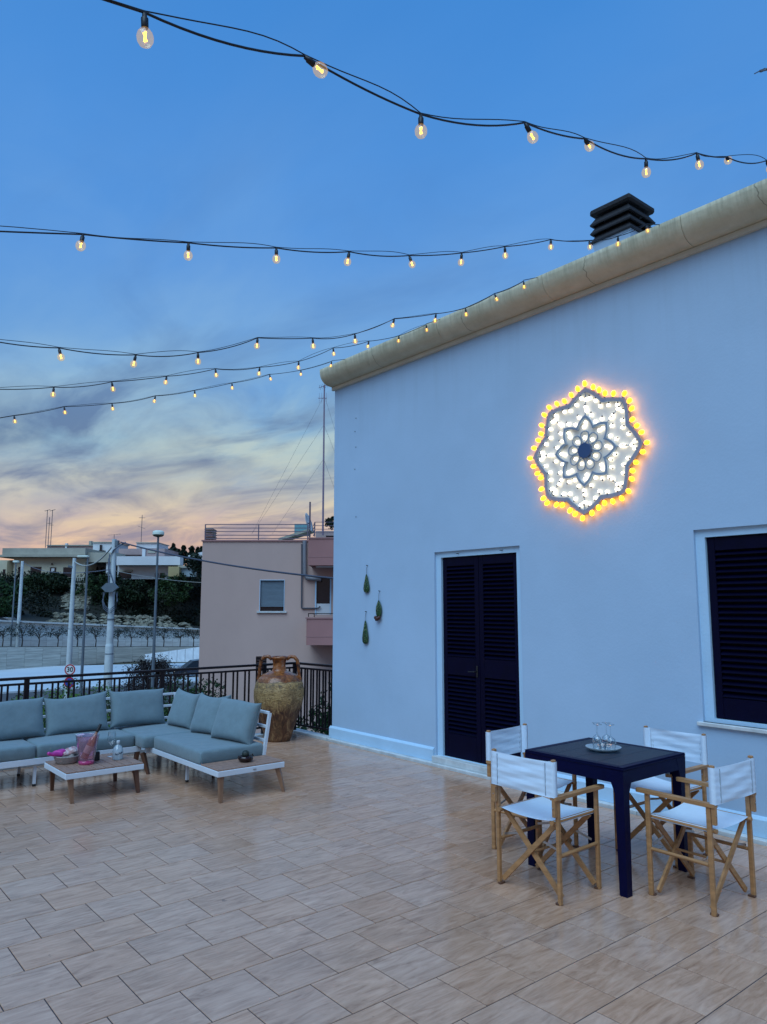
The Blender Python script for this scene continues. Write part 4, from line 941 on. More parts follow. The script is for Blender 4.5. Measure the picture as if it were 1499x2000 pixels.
# ================================================================== the street and the hill behind
GZ = -4.0
asph = M('grey_asphalt', (0.075, 0.078, 0.085), .85, var=(.25, .3), bump=(8, .3))
gm = MB().add([wpt(-900, -300, GZ-.02), wpt(900, -300, GZ-.02), wpt(900, 2400, GZ-.02), wpt(-900, 2400, GZ-.02)], [(0,1,2,3)]).build('ground', M('dry_ground', (.09, .09, .06), .95, var=(.05, .4))); setkind(gm)
rd = MB().add([wpt(-70, 8, GZ), wpt(30, 8, GZ), wpt(30, 84, GZ), wpt(-70, 66, GZ)], [(0,1,2,3)]).build('road', asph); setkind(rd)
pv = MB()
pa = [wpt(-45, 48.5, 0), wpt(uz(0, 1345, 50)[0], 50.5, 0), wpt(-18, 56, 0), wpt(2, 66, 0), wpt(2, 83, 0), wpt(-45, 68, 0)]
pv.add([(p.x, p.y, GZ+.12) for p in pa]+[(p.x, p.y, GZ-.01) for p in pa], [(0,1,2,3,4,5)]+[(i, i+6, (i+1)%6+6, (i+1)%6) for i in range(6)])
setkind(pv.build('pavement', M('pale_concrete_paving', (.55, .62, .66), .5, var=(.3, .15), bump=(4, .1))))
# retaining walls
def run(px, pys, pye, v0, v1, xr):      # interpolate between two picture columns
    return lambda x: (v0+(v1-v0)*(x-xr[0])/(xr[1]-xr[0]))
def wall_run(nm, lab, cat, x0, x1, n, fv, ftop, fbase, mat, th=.35, joint=.02, cap=None, courses=1):
    xa = [x0+(x1-x0)*i/n for i in range(n+1)]
    P = []
    for x in xa:
        v = fv(x); u, zt = uz(x, ftop(x), v); _, zb = uz(x, fbase(x), v); P.append((wpt(u, v, 0), zt, zb))
    o = P[0][0]; t = thing(nm, (o.x, o.y, P[0][2]), lab, cat)
    for (a, za, ba), (b, zb, bb) in zip(P[:-1], P[1:]):
        d = (b-a).normalized(); nrm = Vector((-d.y, d.x, 0)); nrm = nrm if nrm.dot(Vector((*FH, 0))) > 0 else -nrm
        a_, b_ = a+d*joint/2, b-d*joint/2
        for k in range(courses):
            f0, f1 = k/courses, (k+1)/courses; g_ = .012/max(.5, za-ba) if courses > 1 else 0
            q = []
            for p, zt, zz in ((a_, za, ba), (b_, zb, bb)):
                for f in (f0, f1-g_): 
                    for w_ in (0, th): pt_ = p+nrm*(w_+(rng.uniform(0, .015) if w_ == 0 and courses > 1 else 0)); q.append((pt_.x-o.x, pt_.y-o.y, zz+(zt-zz)*f-P[0][2]))
            MB().add(q, [(0,2,6,4),(1,5,7,3),(2,3,7,6),(0,4,5,1),(0,1,3,2),(4,6,7,5)]).build('panel', mat, t)
        mb_ = MB()
    q = MB()
    for (a, za, ba), (b, zb, bb) in zip(P[:-1], P[1:]):
        d = (b-a).normalized(); nrm = Vector((-d.y, d.x, 0)); nrm = nrm if nrm.dot(Vector((*FH, 0))) > 0 else -nrm
        vs = []
        for p, zt, zz in ((a, za, ba), (b, zb, bb)):
            for z_ in (zz, zt-.02): 
                for w_ in (.03, th-.03): pt_ = p+nrm*w_; vs.append((pt_.x-o.x, pt_.y-o.y, z_-P[0][2]))
        q.add(vs, [(0,2,6,4),(1,5,7,3),(2,3,7,6),(0,4,5,1)])
    q.build('wall_core', M(nm+'_core', (.05, .06, .06), .9), t)
    if cap:
        for (a, za, ba), (b, zb, bb) in zip(P[:-1], P[1:]):
            MB().bar((a.x-o.x, a.y-o.y, za-P[0][2]+cap/2), (b.x-o.x, b.y-o.y, zb-P[0][2]+cap/2), th+.25, cap).build('coping', mat, t)
    return t
conc_b = M('striated_beige_concrete', (.55, .56, .50), .85, var=(1.2, .45, (.4, .4, 6)), bump=(8, .5, (.3, .3, 6)))
conc_w = M('pale_blue_wall_block', (.80, .87, .87), .85, var=(.9, .32, (.5, .5, 3)), bump=(8, .4))
lowv = lambda x: 67.6+(84-67.6)*x/390
upv = lambda x: 73+(90-73)*x/390
wall_run('retaining_wall', 'lower striated beige concrete retaining wall along the pale pavement', 'wall', -90, 400, 14, lowv, lambda x: 1263.5, lambda x: 1309-.064*x, conc_b, courses=3)
wall_run('retaining_wall', 'upper pale grey retaining wall with a coping, behind the row of young trees', 'wall', -90, 400, 16, upv, lambda x: 1214+16*(x/390), lambda x: 1262.5, conc_w, cap=.16, courses=4)
vg = MB(); vs = []
for k in range(12):
    x = -90+k*45
    for fv in (lambda x: lowv(x)+.3, lambda x: upv(x)+.1):
        v = fv(x); u, z = uz(x, 1263.2, v); vs.append(wpt(u, v, z))
vg.add(vs, [(2*k, 2*k+2, 2*k+3, 2*k+1) for k in range(11)]); setkind(vg.build('verge', M('verge_soil', (.05, .06, .035), .95, var=(1, .5))))
# ramp wall and car park on the right
wall_run('ramp_wall', 'white sloping ramp wall beside the pink building, behind the parked car', 'wall', 283, 410, 8, lambda x: 74-.04*(x-283), lambda x: 1278-(x-283)*.135, lambda x: 1293, M('white_ramp_paint', (.6, .66, .7), .7, var=(2, .2)), th=.2, joint=.06)

def nz(x, y, s=1.0): return math.sin(x*.31*s+1.3)*math.cos(y*.27*s+.4)+.5*math.sin(x*.83*s+y*.61*s)+.25*math.sin(x*1.9*s-y*1.4*s)
# hill
def hillz(u, v):
    x = 749.5+F*u/v
    vb = upv(max(-200, min(x, 700)))+.5
    t = max(0, min(1, (v-vb-5)/(103-vb-5))); zb = CAMH-(1214+16*(x/390)-1185)/F*vb-.1
    if v < vb+5: z = zb+(v-vb)*.12
    else: z = zb+.60+(5.3-zb)*(t*t*(3-2*t))
    return z+.12*nz(u, v, 1.2)*min(1, max(0, (v-vb)/3))
mb = MB()
hn, hm = 90, 30
vs = []
for j in range(hm+1):
    for i in range(hn+1):
        u = -95+i*1.55; x = 749.5+F*u/85
        vb = upv(max(-200, min(x, 700)))+.4
        v = vb+(j/hm)**1.0*(118-vb) if j < hm else 400
        z = hillz(u, v) if j < hm else 6.0
        vs.append(wpt(u, v, z))
mb.add(vs, [(j*(hn+1)+i, j*(hn+1)+i+1, (j+1)*(hn+1)+i+1, (j+1)*(hn+1)+i) for j in range(hm) for i in range(hn)], True)
setkind(mb.build('hill', M('hill_soil', (.012, .014, .008), .95, var=(.3, .5), bump=(3, .6))))
# foliage helpers
def leafmat(nm, c1, c2, scale=.8):
    m = M(nm, c1, .65, var=(scale, .5), col2=c2, spec=.25); return m
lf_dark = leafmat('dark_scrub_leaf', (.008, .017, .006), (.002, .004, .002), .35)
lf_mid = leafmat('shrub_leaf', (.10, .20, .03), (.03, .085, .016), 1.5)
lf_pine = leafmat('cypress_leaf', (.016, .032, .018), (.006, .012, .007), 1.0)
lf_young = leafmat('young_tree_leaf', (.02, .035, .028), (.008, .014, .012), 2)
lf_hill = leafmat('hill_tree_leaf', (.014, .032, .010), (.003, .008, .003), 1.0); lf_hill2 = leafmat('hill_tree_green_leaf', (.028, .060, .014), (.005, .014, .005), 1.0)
bark = M('grey_bark', (.05, .04, .035), .9, var=(6, .4))
npr = np.random.default_rng(5)
def leafmesh(name, pts, size, mat, parent=None, asp=.5, loc=None):
    n = len(pts); a = npr.normal(size=(n, 3)); a /= np.linalg.norm(a, axis=1)[:, None]; b = npr.normal(size=(n, 3)); b -= (b*a).sum(1)[:, None]*a; b /= np.linalg.norm(b, axis=1)[:, None]
    s = size*npr.uniform(.6, 1.4, n)[:, None]; V = np.empty((n*4, 3)); V[0::4] = pts-a*s; V[1::4] = pts-b*s*asp; V[2::4] = pts+a*s; V[3::4] = pts+b*s*asp
    me = bpy.data.meshes.new(name); me.vertices.add(n*4); me.vertices.foreach_set('co', V.ravel().astype('f')); me.loops.add(n*4); me.loops.foreach_set('vertex_index', np.arange(n*4, dtype='i'))
    me.polygons.add(n); me.polygons.foreach_set('loop_start', np.arange(0, n*4, 4, dtype='i')); me.update(calc_edges=True); me.materials.append(mat)
    o = bpy.data.objects.new(name, me); COL.objects.link(o); o.parent = parent
    if loc is not None: o.location = loc
    return o
def blobpts(c, r, n, clumps=10, seed=0, hollow=.35):
    g = np.random.default_rng(seed); out = []
    cc = g.normal(size=(clumps, 3)); cc /= np.linalg.norm(cc, axis=1)[:, None]; cc *= g.uniform(.35, .95, clumps)[:, None]
    for k in range(clumps):
        m = n//clumps; d = g.normal(size=(m, 3)); d /= np.linalg.norm(d, axis=1)[:, None]; d *= (g.uniform(hollow, 1, m)**.5)[:, None]*g.uniform(.28, .52)
        out.append(cc[k]+d)
    return np.concatenate(out)*np.array(r)+np.array(c)
# scrub that covers the slope
g = np.random.default_rng(9); pts = []
for k in range(3000):
    u = g.uniform(-80, 30); x = 749.5+F*u/90; 
    if x > 430 or x < -60: continue
    vb = upv(x)+.5; v = g.uniform(vb+4.8, 104)
    z = hillz(u, v); xx, yy = x, 1185-(z-CAMH)/v*F
    px_ = 749.5+F*u/v
    if 112 < px_ < 192 and 1132 < yy < 1206: continue
    h = g.uniform(.5, 1.6)*(1 if v > vb+8 else .40)
    if v > 98: h = min(h, .8)
    m = 40; d = g.normal(size=(m, 3)); d /= np.linalg.norm(d, axis=1)[:, None]; d *= (g.uniform(.4, 1, m))[:, None]*np.array([h*1.2, h*1.2, h*.9]); c = wpt(u, v, z+h*.3)
    pts.append(d+np.array(c))
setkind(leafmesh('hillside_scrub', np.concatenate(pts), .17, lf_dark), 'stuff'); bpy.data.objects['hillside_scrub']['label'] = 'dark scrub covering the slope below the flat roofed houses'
def hit(px, py):
    v = upv(px)+.8
    while v < 110:
        u, z = uz(px, py, v)
        if z <= hillz(u, v): return u, v, z
        v += .15
    return u, 100, z
# stones of the ruined terrace walls and the bare rock
rock_m = M('pale_limestone', (.30, .29, .22), .95, var=(.7, .55), bump=(5, .8))
def stones(nm, lab, cat, cells_, seed):
    g2 = random.Random(seed); c0 = cells_[0]; mb_ = MB(); o = wpt(*c0[:3])
    for (u, v, z, s) in cells_:
        p = wpt(u, v, z)-o; n_, k_ = 6, 4; off = len(mb_.v); vs = []
        for i in range(k_+1):
            a = -PI/2+PI*i/k_
            for j in range(n_):
                t = 2*PI*j/n_+i*.3; rr = s*g2.uniform(.7, 1.15); vs.append(p+Vector((math.cos(a)*math.cos(t)*rr*1.25, math.cos(a)*math.sin(t)*rr, math.sin(a)*rr*.62)))
        mb_.add(vs, [(i*n_+j, i*n_+(j+1)%n_, (i+1)*n_+(j+1)%n_, (i+1)*n_+j) for i in range(k_) for j in range(n_)])
    ob = mb_.build(nm, rock_m, None, tuple(o)); tag(ob, lab, cat); return ob
g2 = random.Random(4)
cs = []
for k in range(620):
    px = g2.uniform(95, 372); t = g2.random(); py = 1206+(px-95)*.028+t*22-(0 if 110 < px < 335 else -10)
    if 1216 < py < 1219 and px < 340: continue
    if g2.random() < .35*(1+math.sin(px*.11)): continue
    v = upv(px)+2+(1-t)*2.2; u, z = uz(px, py-8, v); cs.append((u, v, z, g2.choice((.10, .14, .2, .3, .38))*g2.uniform(.8, 1.2)))
stones('ruined_stone_wall', 'tumbled pale drystone wall along the foot of the scrub slope', 'stone wall', cs, 3)
setkind(bpy.data.objects['ruined_stone_wall'], 'stuff')
cs = []
for k in range(340):
    px = 152+g2.gauss(0, 15); py = g2.uniform(1142, 1190)
    if abs(px-152) > 30-abs(py-1166)*.5: continue
    u, v, z = hit(px, py); cs.append((u, v-.5, z, g2.uniform(.2, .62)))
stones('rock_outcrop', 'bare patch of cream rock in the dark scrub below the houses', 'rock', cs, 5); setkind(bpy.data.objects['rock_outcrop'], 'stuff')

# ------------------------------------------------------------------ houses on the hill
def hrow(nm, px, py, v, lab, cat='house', group=None):
    u, z = uz(px, py, v); p = wpt(u, v, z); t = thing(nm, tuple(p), lab, cat, group, -YAW); return t, u, v, z
def hbox(t, px0, px1, py0, py1, v, d, mat, nm, dv=0, par=None, b=0):
    th, U, V, Z = t; u0, zt = uz(px0, py0, v); u1, zb = uz(px1, py1, v); u0 = uz(px0, (py0+py1)/2, v)[0]; u1 = uz(px1, (py0+py1)/2, v)[0]
    return MB().box(u0-U, u1-U, v-V+dv, v-V+dv+d, zb-Z, zt-Z).build(nm, mat, par or th)
cream = M('cream_stucco', (.58, .56, .42), .9, var=(.4, .2), bump=(4, .2)); cream2 = M('grey_parapet', (.42, .42, .35), .9, var=(.5, .3)); whiteh = M('white_stucco', (.66, .70, .72), .9, var=(.4, .12)); pinkh = M('faded_pink_stucco', (.42, .32, .31), .9, var=(.5, .25))
winm = M('dark_window', (.008, .009, .013), .25)
V0 = 100
HA = hrow('house', 80, 1126, V0, 'long cream house with a grey flat parapet on the left of the hill')
hbox(HA, 27, 167, 1086, 1128, V0, 9, cream, 'wall'); hbox(HA, -6, 27, 1094, 1128, V0+2.5, 7, cream, 'wall')
hbox(HA, -10, 168, 1083.5, 1087.5, V0-1.2, 11.5, cream2, 'roof_slab'); hbox(HA, 5, 167, 1070.5, 1083.3, V0-.8, 10, cream2, 'parapet')
for a, b, c, d in ((36, 41, 1107, 1123), (60, 81, 1107, 1124), (98, 110, 1108, 1126), (124, 144, 1108, 1127), (6, 11, 1112, 1124), (14, 26, 1096, 1127)):
    f = hbox(HA, a, b, c, d, V0 if a > 27 else V0+2.5, .2, winm if a != 14 else M('shade_painted_stucco', (.25, .23, .15), .9), 'window', -.04)  # the stucco bay is a plain slab with its shade put into the colour
    if a == 98:
        w_ = hbox(HA, 101, 107, 1110, 1126, V0, .05, whiteh, 'frame', -.1)
hbox(HA, 101.5, 104, 1100, 1103, V0, .2, winm, 'wall_lamp', -.2)
HP = hrow('house', 195, 1126, V0+1, 'low house with a shaded porch and white pillar between cream and white houses')
hbox(HP, 168, 226, 1079, 1098, V0, 9, cream2, 'parapet'); hbox(HP, 168, 226, 1098.5, 1128, V0+4, 5, M('shade_painted_porch', (.15, .16, .16), .9), 'wall'); hbox(HP, 206, 214, 1098.5, 1127, V0, .5, whiteh, 'pillar', .3)  # porch wall colour is darkened to carry the shade of the recess
for a, b in ((172, 184), (188, 192), (197, 204)): hbox(HP, a, b, 1108, 1127, V0+4, .2, winm, 'window', -.05)
HB = hrow('house', 290, 1128, V0-2, 'white house with a deep white balcony band left of the pink building')
hbox(HB, 228, 352, 1086.5, 1103.5, V0-3.5, 1.6, whiteh, 'balcony_band'); hbox(HB, 230, 329, 1104, 1131, V0-1.5, 9, whiteh, 'wall'); hbox(HB, 228, 351, 1103.6, 1105, V0-2.2, 9, cream2, 'slab')
for a, b in ((303, 310), (313, 322)): hbox(HB, a, b, 1119, 1130, V0-1.5, .2, winm if a < 310 else M('brown_shutter', (.05, .035, .02), .7), 'window', -.05)
hbox(HB, 232, 257, 1117, 1130, V0-1.5, .2, winm, 'garage_opening', -.05); hbox(HB, 233, 258, 1112.5, 1116.5, V0-1.9, .5, cream2, 'canopy', -.05)
HC = hrow('house', 136, 1085, V0+10, 'faded pink upper block rising behind the cream house')
hbox(HC, 92, 182, 1065.5, 1084, V0+10, 8, pinkh, 'wall'); hbox(HC, 91, 183, 1064, 1065.6, V0+9.7, 8.5, cream2, 'coping')
hbox(HC, 174, 178.5, 1056.5, 1064, V0+11, .8, cream2, 'chimney'); hbox(HC, 127.5, 131, 1061, 1072, V0+9.8, .5, whiteh, 'chimney')
HD = hrow('house', 202, 1080, V0+8, 'white rooftop room just left of the tall concrete pole')
hbox(HD, 182, 223, 1059.5, 1082, V0+8, 6, whiteh, 'wall'); hbox(HD, 181, 224, 1058, 1059.7, V0+7.8, 6.5, cream2, 'coping'); hbox(HD, 196, 199.5, 1064.5, 1076, V0+7.9, .3, winm, 'flue', -.2); hbox(HD, 194, 204, 1075, 1079, V0+7, .8, winm, 'roof_hatch', -.2)
HE = hrow('house', 290, 1086, V0+4, 'pinkish upper storey with a white rooftop room, behind the lamp with the round head')
hbox(HE, 232, 322, 1071.5, 1087, V0+4, 7, pinkh, 'wall'); hbox(HE, 267, 309, 1060.5, 1071, V0+5, 5, whiteh, 'rooftop_room'); hbox(HE, 266, 310, 1059, 1060.6, V0+4.8, 5.5, cream2, 'coping'); hbox(HE, 278, 284, 1070, 1087, V0+3.7, .3, whiteh, 'pillar'); hbox(HE, 244, 278, 1083.5, 1085, V0+3.8, .2, winm, 'painted_shadow_strip'); hbox(HE, 289, 304, 1075, 1080, V0+3.9, .12, cream2, 'vent_panel')  # the thin dark strip before the wall is a painted shadow line
yel = M('yellow_stucco', (.42, .34, .17), .9, var=(.6, .2))
HF = hrow('house', 350, 1125, V0-6, 'small yellow and pale blue outbuilding between the white house and the dark tree')
hbox(HF, 329, 350, 1106.5, 1126, V0-6, 5, yel, 'wall'); hbox(HF, 350.3, 386, 1109, 1126, V0-5, 4, M('pale_blue_render', (.33, .42, .45), .9, var=(.5, .2)), 'wall'); hbox(HF, 348, 387, 1104.5, 1108.8, V0-5.4, 5, cream2, 'roof')
HG = hrow('house', 383, 1103, V0+6, 'white wall with a sloping top behind the dark tree near the pink building')
th, U, V, Z = HG; pl = []
for px, py in ((368, 1108), (398, 1108), (398, 1077), (368, 1085)): u, z = uz(px, py, V0+6); pl.append((u-U, z-Z))
MB().prism(pl, 0, 5, 'y').build('wall', whiteh, th)
TR_ = hrow('garden_wall', 120, 1130, V0-1.6, 'pale balustrade at the edge of the hill in front of the cream house', 'wall')
hbox(TR_, -10, 60, 1126, 1129, V0-2.5, .2, cream2, 'top_rail')
for k in range(9): hbox(TR_, -8+k*7.2, -6+k*7.2, 1129.1, 1136, V0-2.5, .15, cream2, 'baluster')
hbox(TR_, 143, 172, 1126.5, 1128.5, V0-2.5, .2, cream2, 'top_rail'); 
for k in range(8): hbox(TR_, 144+k*3.6, 145.6+k*3.6, 1128.6, 1135, V0-2.5, .15, cream2, 'baluster')
# rooftop aerials
met = M('dull_metal', (.16, .16, .18), .5, .6)
def aerial(px, py0, py1, v, lab, arms, r=.03, group=None):
    u, zb = uz(px, py1, v); _, zt = uz(px, py0, v); h = zt-zb; p = wpt(u, v, zb); t = thing('aerial', tuple(p), lab, 'aerial', group, -YAW)
    MB().cyl((0, 0, 0), (0, 0, h), r, n=6).build('mast', met, t)
    for f, w_, tilt in arms:
        m_ = MB().bar((-w_, 0, h*f-tilt), (w_, 0, h*f+tilt), r, r)
        for k in range(5): x = -w_+2*w_*k/4; z_ = h*f-tilt+2*tilt*k/4; m_.bar((x, -.2, z_), (x, .2, z_), r*.6, r*.6)
        m_.build('antenna', met, t)
aerial(89, 996, 1070, V0+4, 'leftmost of the three thin aerials on the cream house roof', [(.99, .35, .1)], .045); aerial(94, 1010, 1070, V0+4, 'shorter aerial standing between two taller ones on the cream house roof', [(.8, .3, 0)], .045); aerial(99, 996, 1070, V0+4, 'rightmost of the three thin aerials on the cream house roof', [(.99, .35, .1), (.6, .2, 0)], .045)
aerial(276, 1006, 1060, V0+8, 'thin aerial on the white rooftop room left of the round headed lamp', [(.9, .4, .0), (.55, .5, -.2)], .045); aerial(223, 1044, 1058, V0+8, 'short aerial with a long level boom beside the concrete pole top', [(.98, .9, .08)], .04)
# ------------------------------------------------------------------ trees
def cypress(px, pyt, pyb, v, w_, lab, seed):
    u, zb = uz(px, pyb, v); _, zt = uz(px, pyt, v); h = zt-zb; t = thing('cypress_tree', tuple(wpt(u, v, zb)), lab, 'tree', 'evergreens on the skyline'); g = np.random.default_rng(seed)
    MB().cyl((0, 0, 0), (0, 0, h*.8), .15, .05, 6).build('trunk', bark, t); n = 900
    z = g.uniform(.08, 1, n)**.8; rr = w_*(1-z)**.7*(.75+.35*np.sin(z*17+seed))*np.sqrt(g.uniform(.2, 1, n))+.06; a = g.uniform(0, 2*PI, n)
    leafmesh('crown', np.stack([np.cos(a)*rr, np.sin(a)*rr, z*h], 1), .20, lf_pine, t)
cy = [(327, 1072, 1.9, 'broad'), (338, 1062, 1.7, 'tall'), (349, 1073, 1.6, 'low'), (358, 1066, 1.5, 'narrow'), (374, 1067, 1.6, 'pointed'), (386, 1069, 1.0, 'small pointed'), (393, 1068, 1.2, 'tall narrow')]
for i, (px, py, w_, k) in enumerate(cy): cypress(px, py, 1104, V0+20, w_, f'dark {k} evergreen, {"first second third fourth fifth sixth seventh".split()[i]} from the left on the skyline beside the pink building', i+1)
def tree(nm, px, pyt, pyb, v, rx_, rz_, lab, seed, mat, n=2200, size=.16, group=None, trunk=True, cat='tree', zc=None):
    u, zt = uz(px, pyt, v); zb = uz(px, pyb, v)[1]; t = thing(nm, tuple(wpt(u, v, zb)), lab, cat, group); H_ = zt-zb; c = zc if zc is not None else H_-rz_*.9
    g = random.Random(seed)
    if trunk:
        m_ = MB(); m_.tube([(0, 0, 0), (g.uniform(-.05, .05)*H_, 0, c*.5), (0, 0, max(c, .3))], .05*H_**.5+.01, 7, .02*H_**.5)
        for k in range(6): a = g.uniform(0, 2*PI); q = (math.cos(a)*rx_*.6, math.sin(a)*rx_*.6, c+g.uniform(-.2, .6)*rz_); m_.tube([(0, 0, c*.6), (q[0]*.5, q[1]*.5, (c*.6+q[2])/2+.05), q], .018*H_**.5, 5, .006)
        m_.build('trunk', bark, t)
    leafmesh('crown', blobpts((0, 0, c), (rx_, rx_, rz_), n, 14, seed), size, mat, t); return t
tree('evergreen_tree', 388, 1080, 1130, 88, 1.6, 1.7, 'dark round evergreen against the left edge of the pink building', 21, lf_pine, 2600, .16)
tree('leafy_tree', 5, 1138, 1216, 80, 2.3, 2.0, 'green leafy tree at the far left below the cream house', 22, leafmat('green_tree_leaf', (.02, .06, .015), (.006, .02, .006)), 2600, .2)
for i, (px, py, rx_, rz_, w_) in enumerate([(66, 1121, 2.0, 1.8, 'under the left window of the cream house'), (92, 1117, 2.2, 2.0, 'before the white framed door of the cream house'), (118, 1120, 2.0, 1.7, 'under the right window of the cream house'), (188, 1123, 2.4, 2.2, 'below the shaded porch'), (218, 1126, 2.0, 1.9, 'just left of the tall concrete pole'), (262, 1131, 2.2, 1.8, 'below the left end of the white house'), (338, 1127, 2.2, 1.9, 'before the yellow outbuilding'), (20, 1128, 2.2, 2.0, 'left of the far white pole')]):
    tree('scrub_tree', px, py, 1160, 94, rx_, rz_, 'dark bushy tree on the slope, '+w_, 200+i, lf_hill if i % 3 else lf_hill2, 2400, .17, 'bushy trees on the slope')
yt = [(5, 1.15, 'at the far left edge'), (43, .9, 'second in the row'), (76, 1.5, 'widest in the row, with spreading limbs'), (113, 1.0, 'left of the first concrete pole'), (151, .95, 'just right of the first concrete pole'), (187, .95, 'between the two concrete poles'), (230, .8, 'just right of the tall concrete pole'), (256, .95, 'between the tall concrete pole and the lamp'), (288, .9, 'left of the round headed lamp'), (320, .9, 'right of the round headed lamp'), (352, 1.1, 'second from the pink building'), (378, 1.1, 'nearest the pink building')]
for i, (px, s, wh) in enumerate(yt):
    v = (lowv(px)+upv(px))/2+.6
    u, zb = uz(px, 1262.5, v); t = thing('young_tree', tuple(wpt(u, v, zb)), 'sparse young tree before the pale retaining wall, '+wh, 'tree', 'young trees along the retaining wall'); g = random.Random(i+50); m_ = MB().tube([(0, 0, -.05), (.04, 0, .6), (-.03, 0, 1.15)], .06, 6, .035); tips = []
    for k in range(9):
        a = 2*PI*k/9+g.uniform(-.3, .3); q = (math.cos(a)*s*g.uniform(.4, .9), math.sin(a)*s*.7, g.uniform(1.1, 1.95)); m_.tube([(-.02, 0, g.uniform(.7, 1.1)), (q[0]*.5, q[1]*.5, q[2]-.15), q], .03, 5, .012); tips.append(q)
    m_.build('trunk', bark, t); gg = np.random.default_rng(i+90)
    leafmesh('crown', np.concatenate([np.array(q)+gg.normal(size=(44, 3))*np.array([.20, .18, .17]) for q in tips]), .075, lf_young, t)
sh_l = [(100, 1349, 24, 1.35, 1.1, 'low bright green shrub at the left behind the railing'), (142, 1343, 25, 1.1, 1.2, 'bright green shrub under the traffic signs'), (168, 1334, 27, 1.15, 1.2, 'taller green shrub just right of the traffic signs'), (196, 1346, 26, .9, 1.0, 'grey green shrub left of the tall concrete pole'), (262, 1346, 24, 1.2, 1.1, 'green shrub right of the tall concrete pole'), (292, 1347, 25, 1.0, 1.0, 'pale green shrub at the foot of the round headed lamp')]
for i, (px, py, v, rx_, rz_, lab) in enumerate(sh_l):
    u, zt = uz(px, py, v); t = thing('shrub', tuple(wpt(u, v, GZ)), lab, 'shrub', 'shrubs below the terrace'); H_ = zt-GZ
    m_ = MB(); g = random.Random(i)
    for k in range(7): a = g.uniform(0, 2*PI); m_.tube([(math.cos(a)*.1, math.sin(a)*.1, 0), (math.cos(a)*.4, math.sin(a)*.4, H_*.5), (math.cos(a)*rx_*.7, math.sin(a)*rx_*.7, H_*.85)], .035, 5, .012)
    m_.build('stems', bark, t); p_ = np.concatenate([blobpts((0, 0, H_-rz_), (rx_, rx_, rz_), 2200, 16, i+70), blobpts((0, 0, H_*.4), (rx_*1.1, rx_*1.1, H_*.4), 1200, 12, i+80)])
    leafmesh('foliage', p_, .05, lf_mid if i not in (3, 5) else leafmat('grey_green_leaf%d' % i, (.075, .11, .06), (.025, .045, .025), 1.5), t)
# arching dark bush
u, zt = uz(300, 1288, 31); t = thing('arching_bush', tuple(wpt(u, 31, GZ)), 'dark tangled bush with arching twigs beside the round headed lamp', 'bush'); H_ = zt-GZ; m_ = MB(); g = random.Random(77); tp = []
for k in range(90):
    a = g.uniform(0, 2*PI); r_ = g.uniform(.5, 1.15); q = [(0, 0, H_*.55), (math.cos(a)*r_*.5, math.sin(a)*r_*.5, H_*g.uniform(.86, 1.0)), (math.cos(a)*r_*.95, math.sin(a)*r_*.95, H_*g.uniform(.78, .93)), (math.cos(a)*r_*1.12, math.sin(a)*r_*1.12, H_*g.uniform(.62, .75))]; m_.tube(q, .013, 4, .006); tp += q[1:]
m_.tube([(0, 0, 0), (0, 0, H_*.6)], .08, 6); m_.build('twigs', bark, t); gg = np.random.default_rng(4)
leafmesh('foliage', np.concatenate([np.array(q)+gg.normal(size=(22, 3))*np.array([.13, .13, .10]) for q in tp]+[blobpts((0, 0, H_*.62), (1.0, 1.0, H_*.34), 2600, 14, 5)]), .035, leafmat('purple_dark_leaf', (.022, .018, .02), (.008, .007, .009), 2), t)
# shrubs under the railing on the right
for i, (px, py, v, rx_, lab) in enumerate([(622, 1366, 12.5, .75, 'dark green shrub seen through the railing between jar and house'), (380, 1325, 20, .9, 'dark shrub at the left foot of the pink building')]):
    u, zt = uz(px, py, v); t = thing('shrub', tuple(wpt(u, v, GZ)), lab, 'shrub'); H_ = zt-GZ; MB().tube([(0, 0, 0), (0, 0, H_*.7)], .05, 6, .02).build('stems', bark, t)
    leafmesh('foliage', np.concatenate([blobpts((0, 0, H_-.7), (rx_, rx_, .75), 3000, 16, i+170), blobpts((0, 0, H_*.45), (rx_*1.1, rx_*1.1, H_*.42), 3000, 14, i+180)]), .04, leafmat('deep_green_leaf%d' % i, (.02, .06, .015), (.006, .02, .006), 2), t)

# ------------------------------------------------------------------ pink apartment building
PV = 30.0
pink = M('dusty_pink_render', (.54, .385, .335), .92, var=(.35, .12, (1, 1, .6)), bump=(12, .2), spec=.15); pink_d = M('pink_edge_band', (.36, .19, .18), .9)
u0, _ = uz(392.5, 1180, PV); _, ztop = uz(420, 1057.5, PV)
pb = thing('apartment_building', tuple(wpt(u0, PV, GZ)), 'dusty pink apartment block with corner balconies and a roof railing behind the terrace', 'building', None, -YAW)
def PL(px, py, v=PV): u, z = uz(px, py, v); return u-u0, z-GZ
def pbox(px0, px1, py0, py1, v, d, mat, nm, par=None):
    ym = (py0+py1)/2; a = PL(px0, ym, v)[0]; b = PL(px1, ym, v)[0]; zt_ = PL(px0, py0, v)[1]; zb_ = PL(px0, py1, v)[1]
    return MB().box(a, b, v-PV, v-PV+d, zb_, zt_).build(nm, mat, par or pb)
xr = PL(760, 1180)[0]; zt = ztop-GZ
